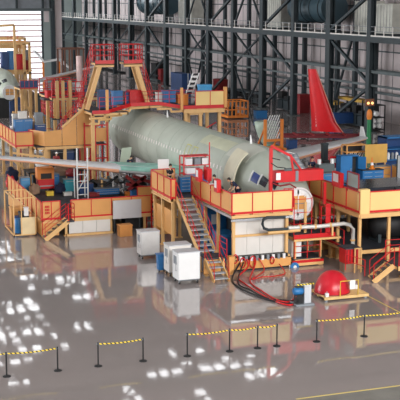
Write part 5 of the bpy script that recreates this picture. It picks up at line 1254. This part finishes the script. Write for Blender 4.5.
# ---------------------------------------------------------------- people
person((21.0, 64.2, 3.3), math.radians(-60), 'person in black T shirt and jeans standing at the blue drawer cabinet', blackc, jeans, hair, .08, 'work')
person((22.65, 59.9, 3.3), math.radians(-160), 'person in black shirt leaning over the nose platform fence, holding white papers', blackc, navy, hair, .45, 'low')
person((23.6, 59.3, 3.3), math.radians(180), 'person in navy behind the fence under the open cabin door, bending low', navy, navy, hair, .75, 'low')
pg = G(311, 184, 3.3)
person((pg.x, pg.y, 3.3), math.radians(-90), 'person in dark blue overalls behind the red gantry beam on the right', navy, navy, hair, .15, 'work')
person((22.1, 77.2, 2.2), math.radians(-70), 'person in dark blue bending beside the teal wing root', navy, navy, hair, .5, 'low')
t = thing('step_stand', 'grey step stand under the worker at the teal wing root', 'step stand', (22.1, 77.2, 0)); deck(t, 21.6, 22.7, 76.7, 77.8, 2.2, greym); legs(t, [(21.7, 76.8), (22.6, 76.8), (21.7, 77.7), (22.6, 77.7)], 2.2, .08, greym)
person((19.0, 87.2, 1.2), math.radians(-90), 'person in dark red with white helmet below the ramp platform', dred, navy, hair, .1, 'work', helmet=white)
t = thing('step_stand', 'low stand under the helmeted worker below the ramp platform', 'step stand', (19, 87.2, 0)); deck(t, 18.4, 19.6, 86.7, 87.8, 1.2, greym); legs(t, [(18.5, 86.8), (19.5, 86.8), (18.5, 87.7), (19.5, 87.7)], 1.2, .08, greym)
a = V((22.2, 59.65, 4.5)); o = MB().prism([(21.98, 59.6, 4.48), (22.18, 59.5, 4.52), (22.2, 59.8, 4.52), (22.0, 59.9, 4.48)], (0, 0, .01), white).build('paper_sheet'); tag(o, 'white papers on the fence edge before the leaning worker', 'paper')

# ---------------------------------------------------------------- light
wd = D.worlds.new('world'); SC.world = wd; wd.use_nodes = True; bg = wd.node_tree.nodes['Background']
bg.inputs[0].default_value = (.93, .96, 1, 1); bg.inputs[1].default_value = .42
def area(name, loc, rot, sx, sy, power, c=(1, .98, .95)):
    l = D.lights.new(name, 'AREA'); l.shape = 'RECTANGLE'; l.size = sx; l.size_y = sy; l.energy = power; l.color = c
    o = D.objects.new(name, l); COL.objects.link(o); o.location = loc; o.rotation_euler = rot; return o
# soft area light added behind and right of the camera to brighten front faces
area('front_fill', (32, -12, 22), (math.radians(72), 0, math.radians(-4)), 60, 16, 40000, (1, .99, .97))
# broad area light added on the left to lift the aisle wall
area('side_fill', (-84, 185, 14), (math.radians(90), 0, math.radians(-90)), 180, 24, 150000, (.97, .98, 1))
area('recess_fill', (47.2, 243, 18), (math.radians(90), 0, math.radians(-90)), 70, 8, 9000, (.97, .98, 1))  # extra area light added inside the closed recess, which stayed too dark
vs = SC.view_settings; SC.display_settings.display_device = 'sRGB'; vs.view_transform = 'Standard'; vs.look = 'None'; vs.exposure = 0.28; vs.gamma = 1.0; vs.use_curve_mapping = False
